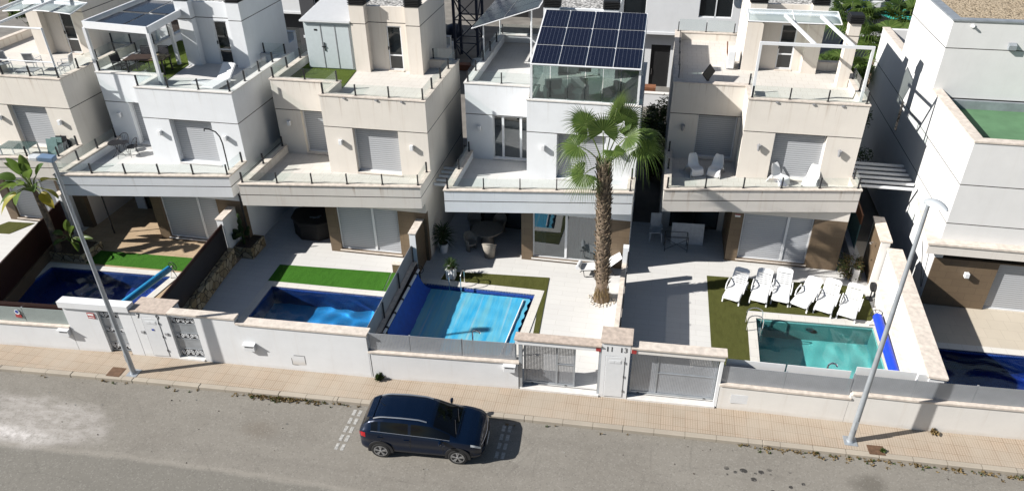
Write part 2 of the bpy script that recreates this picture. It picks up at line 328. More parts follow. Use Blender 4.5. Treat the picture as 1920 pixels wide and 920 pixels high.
# ------------------------------------------------------------------ mesh helpers
class MB:
    def __init__(s): s.v = []; s.f = []; s.sm = []
    def add(s, vs, fs, sm=False):
        b = len(s.v); s.v += [tuple(p) for p in vs]; s.f += [tuple(b + i for i in f) for f in fs]; s.sm += [sm] * len(fs); return s
    def box(s, x0, x1, y0, y1, z0, z1):
        return s.add([(x0, y0, z0), (x1, y0, z0), (x1, y1, z0), (x0, y1, z0), (x0, y0, z1), (x1, y0, z1), (x1, y1, z1), (x0, y1, z1)],
                     [(0, 3, 2, 1), (4, 5, 6, 7), (0, 1, 5, 4), (1, 2, 6, 5), (2, 3, 7, 6), (3, 0, 4, 7)])
    def prism(s, poly, z0, z1):
        n = len(poly); a = sum(poly[i][0] * poly[(i + 1) % n][1] - poly[(i + 1) % n][0] * poly[i][1] for i in range(n))
        if a < 0: poly = poly[::-1]
        z0f = z0 if callable(z0) else (lambda x, y: z0); z1f = z1 if callable(z1) else (lambda x, y: z1)
        vs = [(x, y, z0f(x, y)) for x, y in poly] + [(x, y, z1f(x, y)) for x, y in poly]
        return s.add(vs, [tuple(range(n))[::-1], tuple(range(n, 2 * n))] + [(i, (i + 1) % n, n + (i + 1) % n, n + i) for i in range(n)])
    def beam(s, p0, p1, w, h, up=(0, 0, 1)):
        p0, p1 = Vector(p0), Vector(p1); d = (p1 - p0).normalized(); sx = d.cross(Vector(up))
        if sx.length < 1e-4: sx = d.cross(Vector((0, 1, 0)))
        sx.normalize(); u = sx.cross(d)
        vs = []
        for p in (p0, p1):
            for a, b in ((-1, -1), (1, -1), (1, 1), (-1, 1)): vs.append(p + sx * a * w / 2 + u * b * h / 2)
        return s.add(vs, [(0, 1, 2, 3), (7, 6, 5, 4), (0, 4, 5, 1), (1, 5, 6, 2), (2, 6, 7, 3), (3, 7, 4, 0)])
    def tube(s, pts, r, n=8, cap=True, sm=True):
        pts = [Vector(p) for p in pts]; k = len(pts); rs = r if isinstance(r, (list, tuple)) else [r] * k
        vs = []; prev = None
        for i, p in enumerate(pts):
            d = (pts[min(i + 1, k - 1)] - pts[max(i - 1, 0)]).normalized()
            if prev is None:
                a = Vector((0, 0, 1)) if abs(d.z) < .9 else Vector((1, 0, 0)); x = d.cross(a).normalized()
            else: x = (prev - d * prev.dot(d)).normalized()
            prev = x; y = d.cross(x)
            for j in range(n):
                t = 2 * pi * j / n; vs.append(p + (x * cos(t) + y * sin(t)) * rs[i])
        fs = [(i * n + j, i * n + (j + 1) % n, (i + 1) * n + (j + 1) % n, (i + 1) * n + j) for i in range(k - 1) for j in range(n)]
        s.add(vs, fs, sm)
        if cap: s.add(vs[:n], [tuple(range(n))[::-1]]); s.add(vs[-n:], [tuple(range(n))])
        return s
    def cyl(s, c, r, z0, z1, n=16, r1=None): return s.tube([(c[0], c[1], z0), (c[0], c[1], z1)], [r, r if r1 is None else r1], n)
    def lathe(s, prof, c=(0, 0), n=20):
        vs = [(c[0] + r * cos(2 * pi * j / n), c[1] + r * sin(2 * pi * j / n), z) for r, z in prof for j in range(n)]
        k = len(prof)
        s.add(vs, [(i * n + j, i * n + (j + 1) % n, (i + 1) * n + (j + 1) % n, (i + 1) * n + j) for i in range(k - 1) for j in range(n)], True)
        if prof[0][0] > 1e-4: s.add(vs[:n], [tuple(range(n))[::-1]])
        if prof[-1][0] > 1e-4: s.add(vs[-n:], [tuple(range(n))])
        return s
    def grid(s, P, sm=True):
        a, b = len(P), len(P[0])
        return s.add([q for r in P for q in r], [(i * b + j, i * b + j + 1, (i + 1) * b + j + 1, (i + 1) * b + j) for i in range(a - 1) for j in range(b - 1)], sm)
    def facade(s, x0, x1, z0, z1, y0, y1, ops=()):
        xs = sorted({x0, x1, *[v for o in ops for v in (o[0], o[1])]})
        for a, b in zip(xs, xs[1:]):
            cut = sorted([(o[2], o[3]) for o in ops if o[0] <= a + 1e-6 and o[1] >= b - 1e-6]); z = z0
            for lo, hi in cut:
                if lo > z + 1e-6: s.box(a, b, y0, y1, z, lo)
                z = hi
            if z < z1 - 1e-6: s.box(a, b, y0, y1, z, z1)
        return s
    def build(s, name, mat, parent=None, loc=None, rot=None, sharp=35, bevel=0, seg=1, solid=0, subs=0):
        me = bpy.data.meshes.new(name); me.from_pydata(s.v, [], s.f); me.update()
        me.polygons.foreach_set('use_smooth', s.sm)
        if any(s.sm): me.set_sharp_from_angle(angle=radians(sharp))
        me.materials.append(M[mat] if isinstance(mat, str) else mat)
        o = bpy.data.objects.new(name, me); COL.objects.link(o)
        if parent: o.parent = parent
        if loc: o.location = loc
        if rot: o.rotation_euler = rot
        if bevel:
            b = o.modifiers.new('bevel', 'BEVEL'); b.width = bevel; b.segments = seg; b.limit_method = 'ANGLE'; b.angle_limit = radians(40)
        if solid:
            b = o.modifiers.new('solid', 'SOLIDIFY'); b.thickness = solid; b.offset = 0
        if subs:
            b = o.modifiers.new('subs', 'SUBSURF'); b.levels = subs; b.render_levels = subs
        return o
def tag(o, label=None, cat=None, group=None, kind=None):
    if label: o['label'] = label
    if cat: o['category'] = cat
    if group: o['group'] = group
    if kind: o['kind'] = kind
    return o
def thing(name, label, cat, loc=(0, 0, 0), rz=0, group=None):
    o = bpy.data.objects.new(name, None); o.empty_display_size = .3; COL.objects.link(o); o.location = loc; o.rotation_euler = (0, 0, rz)
    return tag(o, label, cat, group)
def dup(src, loc, rz=None, label=None):
    """a copy of a thing with copies of its parts and sub-parts"""
    def cp(o, par):
        c = o.copy(); COL.objects.link(c)
        if par: c.parent = par
        for ch in list(KIDS.get(o.name, [])): cp(ch, c)
        return c
    KIDS = {}
    for o in COL.objects:
        if o.parent: KIDS.setdefault(o.parent.name, []).append(o)
    r = cp(src, None); r.location = loc
    if rz is not None: r.rotation_euler = (0, 0, rz)
    if label: r['label'] = label
    return r
def sheet(name, outer, holes, z, mat, label=None, kind='structure'):
    polys = [[Vector((x, y, 0)) for x, y in p] for p in [outer] + holes]
    tris = tessellate_polygon(polys); pts = [p for pl in polys for p in pl]
    b = MB(); fs = []
    for t in tris:
        a = (pts[t[1]] - pts[t[0]]).cross(pts[t[2]] - pts[t[0]]).z
        fs.append(tuple(t) if a > 0 else tuple(t)[::-1])
    b.add([(p.x, p.y, z) for p in pts], fs)
    return tag(b.build(name, mat), label, None, None, kind)
def lerp(a, b, t): return a + (b - a) * t
def pl(xs, x):
    for (x0, y0), (x1, y1) in zip(xs, xs[1:]):
        if x <= x1 or (x1, y1) == xs[-1]: return lerp(y0, y1, (x - x0) / (x1 - x0))
WALLP = [(-60, 15.0), (-23.9, 17.55), (-19.29, 17.91), (-15.27, 18.1), (-9.15, 18.38), (-3.79, 18.78), (-.15, 18.95), (3.08, 19.1), (9.43, 19.27), (12.69, 19.45), (40, 20.6)]
KERBP = [(-60, 14.0), (-22.87, 16.33), (-17.58, 16.66), (-9.84, 17.06), (-3.28, 17.39), (4.47, 17.72), (12.2, 17.98), (40, 18.9)]
def wy(x): return pl(WALLP, x)
def ky(x): return pl(KERBP, x)
def frange(a, b, n): return [lerp(a, b, i / (n - 1)) for i in range(n)]

# ------------------------------------------------------------------ ground, road, pavement
GX = [-45, -26.3, -17.75, -9.35, -.75, 9.45, 30]
def strip(x0, x1, y1, off=.2, n=6, x0b=None, x1b=None):
    xs = frange(x0, x1, n)
    return [(x, wy(x) + off) for x in xs] + [(x1b if x1b is not None else x1, y1), (x0b if x0b is not None else x0, y1)]
GZ = .25
POOLS = [
    ([(-33.9, 22.3), (-29.6, 22.4), (-29.7, 18.9), (-34.0, 18.7)], 'mosaic_navy', 'water_blue'),
    ([(-25.6, 22.45), (-19.86, 22.72), (-20.25, 19.0), (-25.7, 18.75)], 'mosaic_navy', 'water_blue'),
    ([(-15.19, 22.84), (-10.08, 22.98), (-9.95, 19.5), (-15.1, 19.3)], 'mosaic_blue', 'water_blue'),
    ([(-9.0, 24.2), (-4.1, 24.23), (-4.35, 20.0), (-8.85, 19.9)], 'mosaic_navy', 'water_blue'),
    ([(4.72, 24.25), (9.08, 24.45), (8.97, 20.5), (4.62, 20.3)], 'mosaic_teal', 'water_teal'),
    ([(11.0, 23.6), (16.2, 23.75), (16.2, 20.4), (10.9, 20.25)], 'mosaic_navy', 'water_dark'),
]
def offs(q, d):
    cx = sum(p[0] for p in q) / 4; cy = sum(p[1] for p in q) / 4
    return [(x + (d if x > cx else -d), y + (d if y > cy else -d)) for x, y in q]
sheet('ground', [(-420, -300), (420, -300), (420, 500), (-420, 500)], [[(-44, 17.2)] + [(x, wy(x) + .12) for x in (-23.9, -9.15, 0, 12.69)] + [(29, 19.9), (29, 30.5), (-44, 30.5)]], -.06, 'ground')
sheet('road', [(-150, -40), (150, -40), (150, 23.0)] + [(x, ky(x) - .005) for x in (40, 12.2, 4.47, -3.28, -9.84, -17.58, -22.87, -60)] + [(-150, 11)], [], 0, 'asphalt')
xs = [-60, -40, -30, -22.87, -20, -17.58, -15, -12, -9.84, -6, -3.28, 0, 4.47, 8, 12.2, 20, 30, 40]
b = MB()
for a, c in zip(xs, xs[1:]): b.prism([(a, ky(a) + .2), (c, ky(c) + .2), (c, wy(c) + .02), (a, wy(a) + .02)], -.05, .13)
tag(b.build('sidewalk', 'sidewalk'), kind='structure')
b = MB()
for a, c in zip(xs, xs[1:]): b.prism([(a, ky(a)), (c, ky(c)), (c, ky(c) + .2), (a, ky(a) + .2)], -.05, .134)
tag(b.build('kerb', 'kerb', bevel=.02), kind='structure')

def hole(i): return [offs(POOLS[i][0], .02)]
sheet('garden_paving', strip(-45, -26.3, 31), hole(0), GZ, 'paving_light')
sheet('garden_paving', strip(-26.3, -17.6, 31, x1b=-17.55), hole(1), GZ, 'paving_brown')
sheet('garden_paving', strip(-17.6, -9.35, 31, x0b=-17.55), hole(2), GZ, 'paving_light')
sheet('garden_paving', strip(-9.35, -.66, 31), hole(3), GZ, 'paving_light')
sheet('garden_paving', strip(-.66, 9.6, 31), hole(4), GZ, 'paving_light')
sheet('garden_paving', strip(9.6, 30, 31), hole(5), GZ, 'paving_cream')
# entrance thresholds in the gate openings
for x0, x1, mt in ((-3.7, -.95, 'coping_white'), (.02, 2.97, 'coping_white'), (-16.5, -15.5, 'coping_white'), (-19.35, -18.45, 'sidewalk')):
    bb = MB().prism([(x0, wy(x0) - .04), (x1, wy(x1) - .04), (x1, wy(x1) + .28), (x0, wy(x0) + .28)], .1, .20 if mt == 'coping_white' else .15)
    tag(bb.build('doorstep', mt), kind='structure')

# artificial lawns, thin mats lying on the paving
def turf(name, poly, mat, label, z=GZ):
    tag(MB().prism(poly, z, z + .022).build(name, mat), label, 'lawn')
turf('turf_mat', [(-24.3, 24.05), (-19.3, 24.25), (-19.6, 23.2), (-24.3, 23.02)], 'turf_bright', 'bright green turf strip in front of the brown travertine terrace')
turf('turf_mat', [(-15.62, 24.45), (-10.55, 24.72), (-10.42, 23.36), (-15.55, 23.15)], 'turf_bright', 'long bright green turf strip behind the open deep blue pool')
turf('turf_mat', [(-10.5, 24.72), (-9.85, 24.75), (-9.8, 23.4), (-10.38, 23.36)], 'turf_bright', 'small square end piece of green turf beside the low brown wall')
turf('turf_mat', [(-8.2, 25.25), (-3.7, 25.56), (-3.5, 21.3), (-3.72, 21.3), (-3.9, 24.62), (-8.25, 24.62)], 'turf_olive', 'narrow olive turf border round the covered pool')
turf('turf_mat', [(2.9, 26.91), (9.05, 27.2), (9.3, 26.2), (9.3, 24.9), (4.42, 24.72), (4.33, 21.0), (2.96, 20.9)], 'turf_olive', 'wide olive turf under the white loungers and beside the teal pool')
turf('turf_mat', [(-31.2, 24.5), (-29.7, 24.6), (-29.2, 25.7), (-30.6, 25.6)], 'turf_olive', 'small turf patch in the far left garden')

# ------------------------------------------------------------------ pools
PL = ['swimming pool of the far left garden, only its corner showing', 'deep navy pool half in shade with a rolled blue cover at its end', 'open deep blue pool behind the plain white wall',
      'pool under a streaky light blue bubble cover', 'clear teal pool beside the white loungers', 'dark pool in shadow in the garden of the big white house']
def pool(i):
    q, mos, wat = POOLS[i]
    cx = sum(p[0] for p in q) / 4; cy = sum(p[1] for p in q) / 4
    t = thing('swimming_pool', PL[i], 'pool', (cx, cy, 0), 0, 'swimming pools of the row houses')
    L = [(x - cx, y - cy) for x, y in q]; zt, dep = .16, 1.45; wa = .5 if i == 4 else 1.7
    O = []
    for k, (x, y) in enumerate(L): O.append((x + (.34 if x > 0 else -.34), y + (.34 if y > 0 else -.34)))
    c = MB()
    for k in range(4):
        a, d = k, (k + 1) % 4
        c.prism([L[a], L[d], O[d], O[a]], GZ - .05, GZ + .03)
    c.build('pool_coping', 'pool_coping', t)
    f = MB(); f.add([(x, y, GZ - dep) for x, y in L], [(3, 2, 1, 0)]); fo = f.build('pool_floor', mos, t); fo.cycles.is_caustics_receiver = True
    wl = MB(); n = 4; vs = [(x, y, GZ - dep) for x, y in L] + [(x, y, GZ + .02) for x, y in L]
    wl.add(vs, [(k, (k + 1) % 4, 4 + (k + 1) % 4, 4 + k) for k in range(4)])
    wo = wl.build('pool_wall', 'mosaic_teal_wall' if 'teal' in mos else 'mosaic_blue_wall', t); wo.cycles.is_caustics_receiver = True
    ws = MB(); k = 64; P = []
    for a in range(k + 1):
        r = []
        for e in range(k + 1):
            u, v = a / k, e / k
            top = [lerp(L[0][j], L[1][j], u) for j in (0, 1)]; bot = [lerp(L[3][j], L[2][j], u) for j in (0, 1)]
            r.append((lerp(bot[0], top[0], v), lerp(bot[1], top[1], v), zt + wa * (.009 * sin(3.1 * lerp(bot[0], top[0], v) + 2 * sin(u * 9) + v * 7) + .006 * sin(v * 23 + u * 5 + sin(u * 14)) + .004 * sin(u * 37 - v * 11))))
        P.append(r)
    P = P[::-1]
    if i != 3: ws.grid(P); ws.build('water', wat, t).cycles.is_caustics_caster = True
    else: ws.grid([[(x, y, .06) for x, y, z in r] for r in P]); ws.build('water', wat, t)
    return t
pools = [pool(i) for i in range(6)]

# ------------------------------------------------------------------ garden front walls
def wseg(b, x0, x1, z0, z1, th=.24, off=0., zr=None):
    n = max(2, int(abs(x1 - x0) / 2) + 1); xx = frange(x0, x1, n)
    for a, c in zip(xx, xx[1:]):
        b.prism([(a, wy(a) + off), (c, wy(c) + off), (c, wy(c) + off + th), (a, wy(a) + off + th)], z0, z1)
def cop(b, x0, x1, z, th=.32, h=.06, off=-.04): wseg(b, x0, x1, z, z + h, th, off)
def text_part(name, body, size, loc, rz, mat, parent, depth=.003):
    cu = bpy.data.curves.new(name, 'FONT'); cu.body = body; cu.size = size; cu.extrude = depth; cu.align_x = 'CENTER'
    tmp = bpy.data.objects.new('tmp', cu); COL.objects.link(tmp)
    bpy.context.view_layer.update()
    me = bpy.data.meshes.new_from_object(tmp); bpy.data.objects.remove(tmp)
    me.materials.clear(); me.materials.append(M[mat]); o = bpy.data.objects.new(name, me); COL.objects.link(o)
    o.parent = parent; o.location = loc; o.rotation_euler = (pi / 2, 0, rz); return o
M['red_sign'] = plain('red_sign', (.36, .04, .04), .5)
M['blue_sign'] = plain('blue_sign', (.03, .06, .30), .5)
WZ = radians(4.0)

def ws_thing(name, label, cat, x, group=None): return thing(name, label, cat, (x, wy(x), 0), 0, group)
def loc_x(b, x): # shift a mesh built in world coordinates into a thing's local space
    oy = wy(x); b.v = [(p[0] - x, p[1] - oy, p[2]) for p in b.v]; return b
def fence_panels(t, x, xs, z0, z1, mat, off=.10, name='fence_panel', zs=None):
    for a, c in zip(xs, xs[1:]):
        p = MB().prism([(a + .01, wy(a) + off), (c - .01, wy(c) + off), (c - .01, wy(c) + off + .012), (a + .01, wy(a) + off + .012)], z0, z1)
        loc_x(p, x).build(name, mat, t)
    ps = MB()
    for a in xs: ps.box(a - .025, a + .025, wy(a) + off + .013, wy(a) + off + .055, z0 - .02, z1 + .01)
    loc_x(ps, x).build('fence_post', 'galv', t)
# far left: low wall with pale fence
x = -27; t = ws_thing('front_wall', 'white low wall with pale perforated fence and a round parking sign, at the left edge', 'wall', x, 'front garden walls')
b = MB(); wseg(b, -45, -20.62, .1, 1.2); loc_x(b, x).build('wall', 'garden_wall', t)
b = MB(); cop(b, -45, -20.62, 1.2); loc_x(b, x).build('wall_coping', 'coping', t)
fence_panels(t, x, [-34, -31.6, -29.2, -26.8, -24.6, -22.4, -20.66], 1.27, 1.93, 'perf_green')
b = MB(); wseg(b, -34, -20.66, 1.3, 2.12, .012, .17); loc_x(b, x).build('privacy_screen', 'mesh_brown', t)
s = MB(); s.tube([(0, 0, 0), (0, -.012, 0)], .11, 18); so_ = s.build('parking_sign', 'white_plastic', t, (-22.62 - x, wy(-22.62) + .085 - wy(x), 1.72))
s = MB(); s.tube([(0, -.013, .02), (0, -.016, .02)], .075, 16); s.build('sign_disc', 'blue_sign', so_)
s = MB(); s.box(-.13, .13, -.012, 0, -.25, -.12); s.build('sign_plate', 'red_sign', so_)
# gate wall of number 7
x = -19.2; t = ws_thing('front_wall', 'tall white wall with a white lintel beam over gate number 7', 'wall', x, 'front garden walls')
b = MB(); wseg(b, -20.6, -19.3, .1, 2.18); wseg(b, -18.42, -17.92, .1, 2.18); wseg(b, -19.3, -18.42, 2.10, 2.18); loc_x(b, x).build('wall', 'garden_wall', t)
b = MB(); wseg(b, -20.68, -17.92, 2.185, 2.45, .36, -.07); loc_x(b, x).build('lintel_beam', 'garden_wall', t)
s = MB(); s.box(-.15, .15, -.01, 0, -.13, .13); s.build('red_sign', 'red_sign', t, (-19.55 - x, wy(-19.55) - wy(x) - .003, 1.86))
s = MB(); s.box(-.12, .12, -.013, -.011, .01, .09); s.box(-.12, .12, -.013, -.011, -.09, -.06); s.build('sign_text_band', 'white_plastic', t, (-19.55 - x, wy(-19.55) - wy(x) - .003, 1.86))
def numeral(t, body, px, z, x, size=.30):
    text_part('house_number', body, size, (px - x, wy(px) - wy(x) - .006, z), WZ, 'black', t)
numeral(t, '7', -20.35, 2.2, x, .26)
# meter pillar 7 / 9
def pillar(xa, xb, zt, la, ra, label, wallmat):
    x = (xa + xb) / 2; t = ws_thing('meter_pillar', label, 'pillar', x, 'meter pillars between the gates')
    b = MB(); wseg(b, xa, xb, .1, zt, .75); loc_x(b, x).build('pillar_body', wallmat, t)
    b = MB(); b.prism([(xa - .05, wy(xa) - .05), (xb + .05, wy(xb) - .05), (xb + .05, wy(xb) + .8), (xa - .05, wy(xa) + .8)], zt, zt + .05); loc_x(b, x).build('pillar_coping', 'coping_brown', t)
    w_ = .31
    d = MB(); d.box(-w_, w_, -.022, -.004, .22, 2.0); dd = d.build('meter_door', 'white_metal', t, (0, 0, 0), (0, 0, WZ), bevel=.006)
    d = MB()
    for z0, z1, y0, y1 in ((.22, 2.0, -.012, -.002),): d.box(-w_ - .014, w_ + .014, y0, y1, z0 - .014, z1 + .014)
    d.build('door_gap', 'grey_plastic', dd)
    d = MB(); d.box(-.2, .2, -.03, -.023, 1.72, 1.86); d.box(-.17, -.02, -.034, -.03, 1.745, 1.835); d.box(.02, .17, -.034, -.03, 1.745, 1.835); d.build('vent_plate', 'white_metal', dd)
    d = MB()
    for z in (.45, 1.1, 1.72): d.box(w_ - .012, w_ + .014, -.036, -.023, z, z + .1)
    d.build('hinge', 'dark_metal', dd)
    return t, x
t, x = pillar(-17.9, -16.5, 2.24, '7', '9', 'white meter pillar marked 7 and 9 with two small intercoms', 'garden_wall')
numeral(t, '7', -17.62, 1.94, x); numeral(t, '9', -16.87, 1.94, x)
for px in (-17.66, -16.72):
    s = MB(); s.box(-.07, .07, -.03, 0, -.06, .06); s.build('intercom', 'grey_plastic', t, (px - x, wy(px) - wy(x), 1.3), bevel=.008)
s = MB(); s.box(-.05, .05, -.03, -.02, 1.42, 1.5); s.build('door_sticker', 'blue_sign', t)
# walls of number 9
x = -12; t = ws_thing('front_wall', 'plain white front wall with a lower right part before the deep blue pool', 'wall', x, 'front garden walls')
b = MB(); wseg(b, -15.45, -13.9, .1, 2.24); wseg(b, -13.9, -9.06, .1, 2.04); wseg(b, -16.5, -15.45, 2.14, 2.24); loc_x(b, x).build('wall', 'garden_wall', t)
b = MB(); cop(b, -16.45, -13.86, 2.24, .34, .07); cop(b, -13.86, -9.02, 2.04, .42, .07); loc_x(b, x).build('wall_coping', 'coping', t)
s = MB(); s.box(-.25, .25, -.006, 0, 0, .42); s.build('meter_hatch', 'garden_wall', t, (-11.75 - x, wy(-11.75) - wy(x) - .003, .42), (0, 0, WZ))
s = MB()
for k in ((-.26, -.245, 0, .3), (.245, .26, .05, .43), (-.15, .25, .42, .435), (-.26, -.05, -.012, 0)): s.box(k[0], k[1], -.008, 0, k[2], k[3])
s.build('hatch_crack', 'black', t, (-11.75 - x, wy(-11.75) - wy(x) - .003, .42), (0, 0, WZ))
# wall of number 11
x = -6.4; t = ws_thing('front_wall', 'low white wall with grey perforated fence in front of the covered pool', 'wall', x, 'front garden walls')
b = MB(); wseg(b, -9.05, -3.75, .1, 1.3); loc_x(b, x).build('wall', 'garden_wall', t)
b = MB(); cop(b, -9.05, -3.72, 1.3); loc_x(b, x).build('wall_coping', 'coping', t)
fence_panels(t, x, [-9.0, -7.55, -5.72, -3.86], 1.38, 2.1, 'perf_grey')
s = MB(); s.box(-.008, .008, -.004, 0, .2, 1.25); s.build('wall_crack', 'black', t, (-9.0 - x, wy(-9.0) - wy(x) - .001, 0), (0, 0, WZ))
# gate frame beam of 11 and of 13
x = -2.3; t = ws_thing('gate_lintel', 'lintel beam with brown coping over the half open gate of number 11', 'lintel', x)
b = MB(); wseg(b, -3.85, -.95, 2.16, 2.36, .3, .0); loc_x(b, x).build('beam', 'garden_wall', t)
b = MB(); cop(b, -3.88, -.95, 2.36, .4, .05, -.05); loc_x(b, x).build('beam_coping', 'coping_brown', t)
b = MB(); b.box(-3.74, -3.62, wy(-3.7) + .02, wy(-3.7) + .16, .15, 2.16); loc_x(b, x).build('gate_post', 'galv', t)
b = MB(); b.box(-1.03, -.95, wy(-1) + .06, wy(-1) + .2, .15, 2.16); loc_x(b, x).build('gate_post', 'galv', t)
b = MB(); b.box(-1.13, -.97, wy(-1) - .012, wy(-1) - .001, 2.16, 2.34); loc_x(b, x).build('alarm_plate', 'red_sign', t)
t, x = pillar(-.94, .0, 2.56, '11', '13', 'white meter pillar marked 11 and 13 in the middle of the wall', 'garden_wall')
numeral(t, '11', -.68, 2.2, x, .29); numeral(t, '13', -.22, 2.2, x, .29)
x = 1.5; t = ws_thing('gate_lintel', 'cream lintel beam over the closed gate of number 13', 'lintel', x)
b = MB(); wseg(b, .02, 3.05, 2.2, 2.4, .3, 0); loc_x(b, x).build('beam', 'garden_wall_cream', t)
b = MB(); cop(b, .02, 3.1, 2.4, .4, .06, -.05); loc_x(b, x).build('beam_coping', 'coping', t)
b = MB(); b.box(2.92, 3.03, wy(3) + .02, wy(3) + .16, .15, 2.2); loc_x(b, x).build('gate_post', 'white_metal', t)
b = MB(); b.box(.04, .2, wy(0) - .012, wy(0) - .001, 2.2, 2.36); loc_x(b, x).build('alarm_plate', 'red_sign', t)
# wall of number 13
x = 4.9; t = ws_thing('front_wall', 'cream low wall with grey perforated fence and white screen before the teal pool', 'wall', x, 'front garden walls')
b = MB(); wseg(b, 3.05, 7.12, .1, 1.15); loc_x(b, x).build('wall', 'garden_wall_cream', t)
b = MB(); cop(b, 3.02, 7.16, 1.15, .34, .07); loc_x(b, x).build('wall_coping', 'coping', t)
fence_panels(t, x, [3.06, 5.05, 7.1], 1.24, 1.93, 'perf_grey')
b = MB()
for a, c in ((3.15, 5.02), (5.08, 7.05)): wseg(b, a, c, 1.0, 2.02, .02, .36)
loc_x(b, x).build('white_screen', 'white_plastic', t)
s = MB(); s.box(-.28, .28, -.012, -.002, 0, .38); s.build('meter_hatch', 'white_metal', t, (3.72 - x, wy(3.72) - wy(x), .45), (0, 0, WZ))
x = 11; t = ws_thing('front_wall', 'long cream low wall with grey perforated fence at the right edge', 'wall', x, 'front garden walls')
b = MB(); wseg(b, 7.13, 30, .1, 1.34); loc_x(b, x).build('wall', 'garden_wall_cream', t)
b = MB(); cop(b, 7.17, 30, 1.34, .34, .07); loc_x(b, x).build('wall_coping', 'coping', t)
fence_panels(t, x, [7.1, 8.95, 10.75, 12.6, 14.5, 16.4], 1.43, 2.12, 'perf_grey')
b = MB(); wseg(b, 7.18, 9.0, 1.3, 2.22, .02, .36); wseg(b, 9.03, 9.38, 1.3, 2.2, .02, .33); loc_x(b, x).build('white_screen', 'white_plastic', t)

# ------------------------------------------------------------------ gates
def ped_gate(xa, xb, zt, label):
    x = (xa + xb) / 2; t = ws_thing('pedestrian_gate', label, 'gate', x, 'grey pedestrian gates'); w_ = (xb - xa) / 2; r = WZ; y = .1
    f = MB()
    f.box(-w_, -w_ + .06, y, y + .05, .2, zt); f.box(w_ - .06, w_, y, y + .05, .2, zt)
    H = zt - .2; cuts = [.2, .2 + .19 * H, .2 + .43 * H, .2 + .57 * H, .2 + .79 * H, .2 + .95 * H]
    for z in cuts + [zt - .05]: f.box(-w_ + .06, w_ - .06, y, y + .05, z, z + .04)
    f.build('gate_frame', 'galv', t, (0, 0, 0), (0, 0, r))
    for z0, z1 in ((cuts[1], cuts[2]), (cuts[3], cuts[4])):
        p = MB(); p.box(-w_ + .06, w_ - .06, y + .012, y + .03, z0 + .04, z1); p.build('sheet_panel', 'galv', t, (0, 0, 0), (0, 0, r))
    for z0, z1 in ((cuts[0], cuts[1]), (cuts[2], cuts[3]), (cuts[4], cuts[5])):
        p = MB(); p.box(-w_ + .06, w_ - .06, y + .02, y + .03, z0 + .04, z1)
        pp = p.build('backing_panel', 'dark_metal', t, (0, 0, 0), (0, 0, r))
        s = MB(); zc = (z0 + .04 + z1) / 2; n = 5; st = (2 * w_ - .12) / n; hh = (z1 - z0 - .06) * .5
        for k in range(n):
            cx = -w_ + .06 + st * (k + .5); sg = 1 if k % 2 else -1
            pts = [(cx + sg * st * .42 * (1 - a / 14) * cos(a * .75), y + .012, zc + hh * .9 * (1 - a / 16) * sin(a * .75)) for a in range(12)]
            s.tube(pts, .016, 5)
            s.beam((cx - st * .48, y + .012, zc - sg * hh), (cx + st * .48, y + .012, zc + sg * hh), .016, .02, (0, 1, 0))
        s.build('scrollwork', 'white_metal', pp)
    return t
ped_gate(-19.3, -18.44, 2.1, 'grey scrollwork gate left of the pillar marked 7 and 9')
ped_gate(-16.48, -15.48, 2.14, 'grey scrollwork gate right of the pillar marked 7 and 9')
def slide_gate(xa, xb, zt, off, label, split, fullmat):
    x = (xa + xb) / 2; t = ws_thing('sliding_gate', label, 'gate', x, 'grey sliding gates')
    f = MB(); L = lambda a: a - x
    def bar(a, c, z0, z1, o=0): 
        q = MB(); wseg(q, a, c, z0, z1, .05, off + o); loc_x(q, x); f.add(q.v, q.f)
    bar(xa, xb, .26, .34); bar(xa, xb, zt - .06, zt); bar(xa, xa + .06, .34, zt - .06); bar(xb - .06, xb, .34, zt - .06)
    bar(split - .03, split + .03, .34, zt - .06); bar(split + .03, xb - .06, (zt + .3) / 2 - .02, (zt + .3) / 2 + .02)
    f.build('gate_frame', 'galv', t)
    for a, c in ((xa + .06, split - .03), (split + .03, xb - .06)):
        q = MB(); wseg(q, a, c, .34, zt - .06, .006, off + .02); loc_x(q, x).build('perforated_sheet', fullmat, t)
    q = MB(); wseg(q, xa, xb + .9 if xb < 0 else xb, .20, .24, .06, off); loc_x(q, x).build('guide_rail', 'dark_metal', t)
    q = MB()
    for px in (xa + .3, xb - .3): q.tube([(px - x, off + wy(px) - wy(x) - .01, .25), (px - x, off + wy(px) - wy(x) + .05, .25)], .05, 10)
    q.build('roller_wheel', 'dark_metal', t)
    return t
slide_gate(-3.6, -1.82, 2.12, .24, 'half open sliding gate of perforated metal at number 11', -2.45, 'perf_gate')
slide_gate(.08, 2.92, 2.16, .24, 'closed sliding gate of grey perforated metal at number 13', .95, 'perf_grey')
def mailbox(px, z, label):
    t = thing('letter_box', label, 'letter box', (px, wy(px), z), WZ, 'letter boxes on the front walls')
    b = MB(); b.box(-.2, .2, -.14, 0, 0, .26); b.build('box_body', 'white_metal', t, bevel=.008)
    b = MB(); b.prism([(-.22, -.17), (.22, -.17), (.22, 0), (-.22, 0)], lambda x, y: .262, lambda x, y: .285 + (.03 * (y + .17) / .17)); b.build('lid', 'white_metal', t)
    b = MB(); b.box(-.15, .15, -.146, -.141, .18, .2); b.build('slot', 'dark_metal', t)
mailbox(-20.85, .88, 'white letter box on the wall left of gate number 7')
mailbox(-13.5, .95, 'white letter box on the plain wall of number 9')
mailbox(-4.05, .98, 'pale letter box at the end of the low wall of number 11')

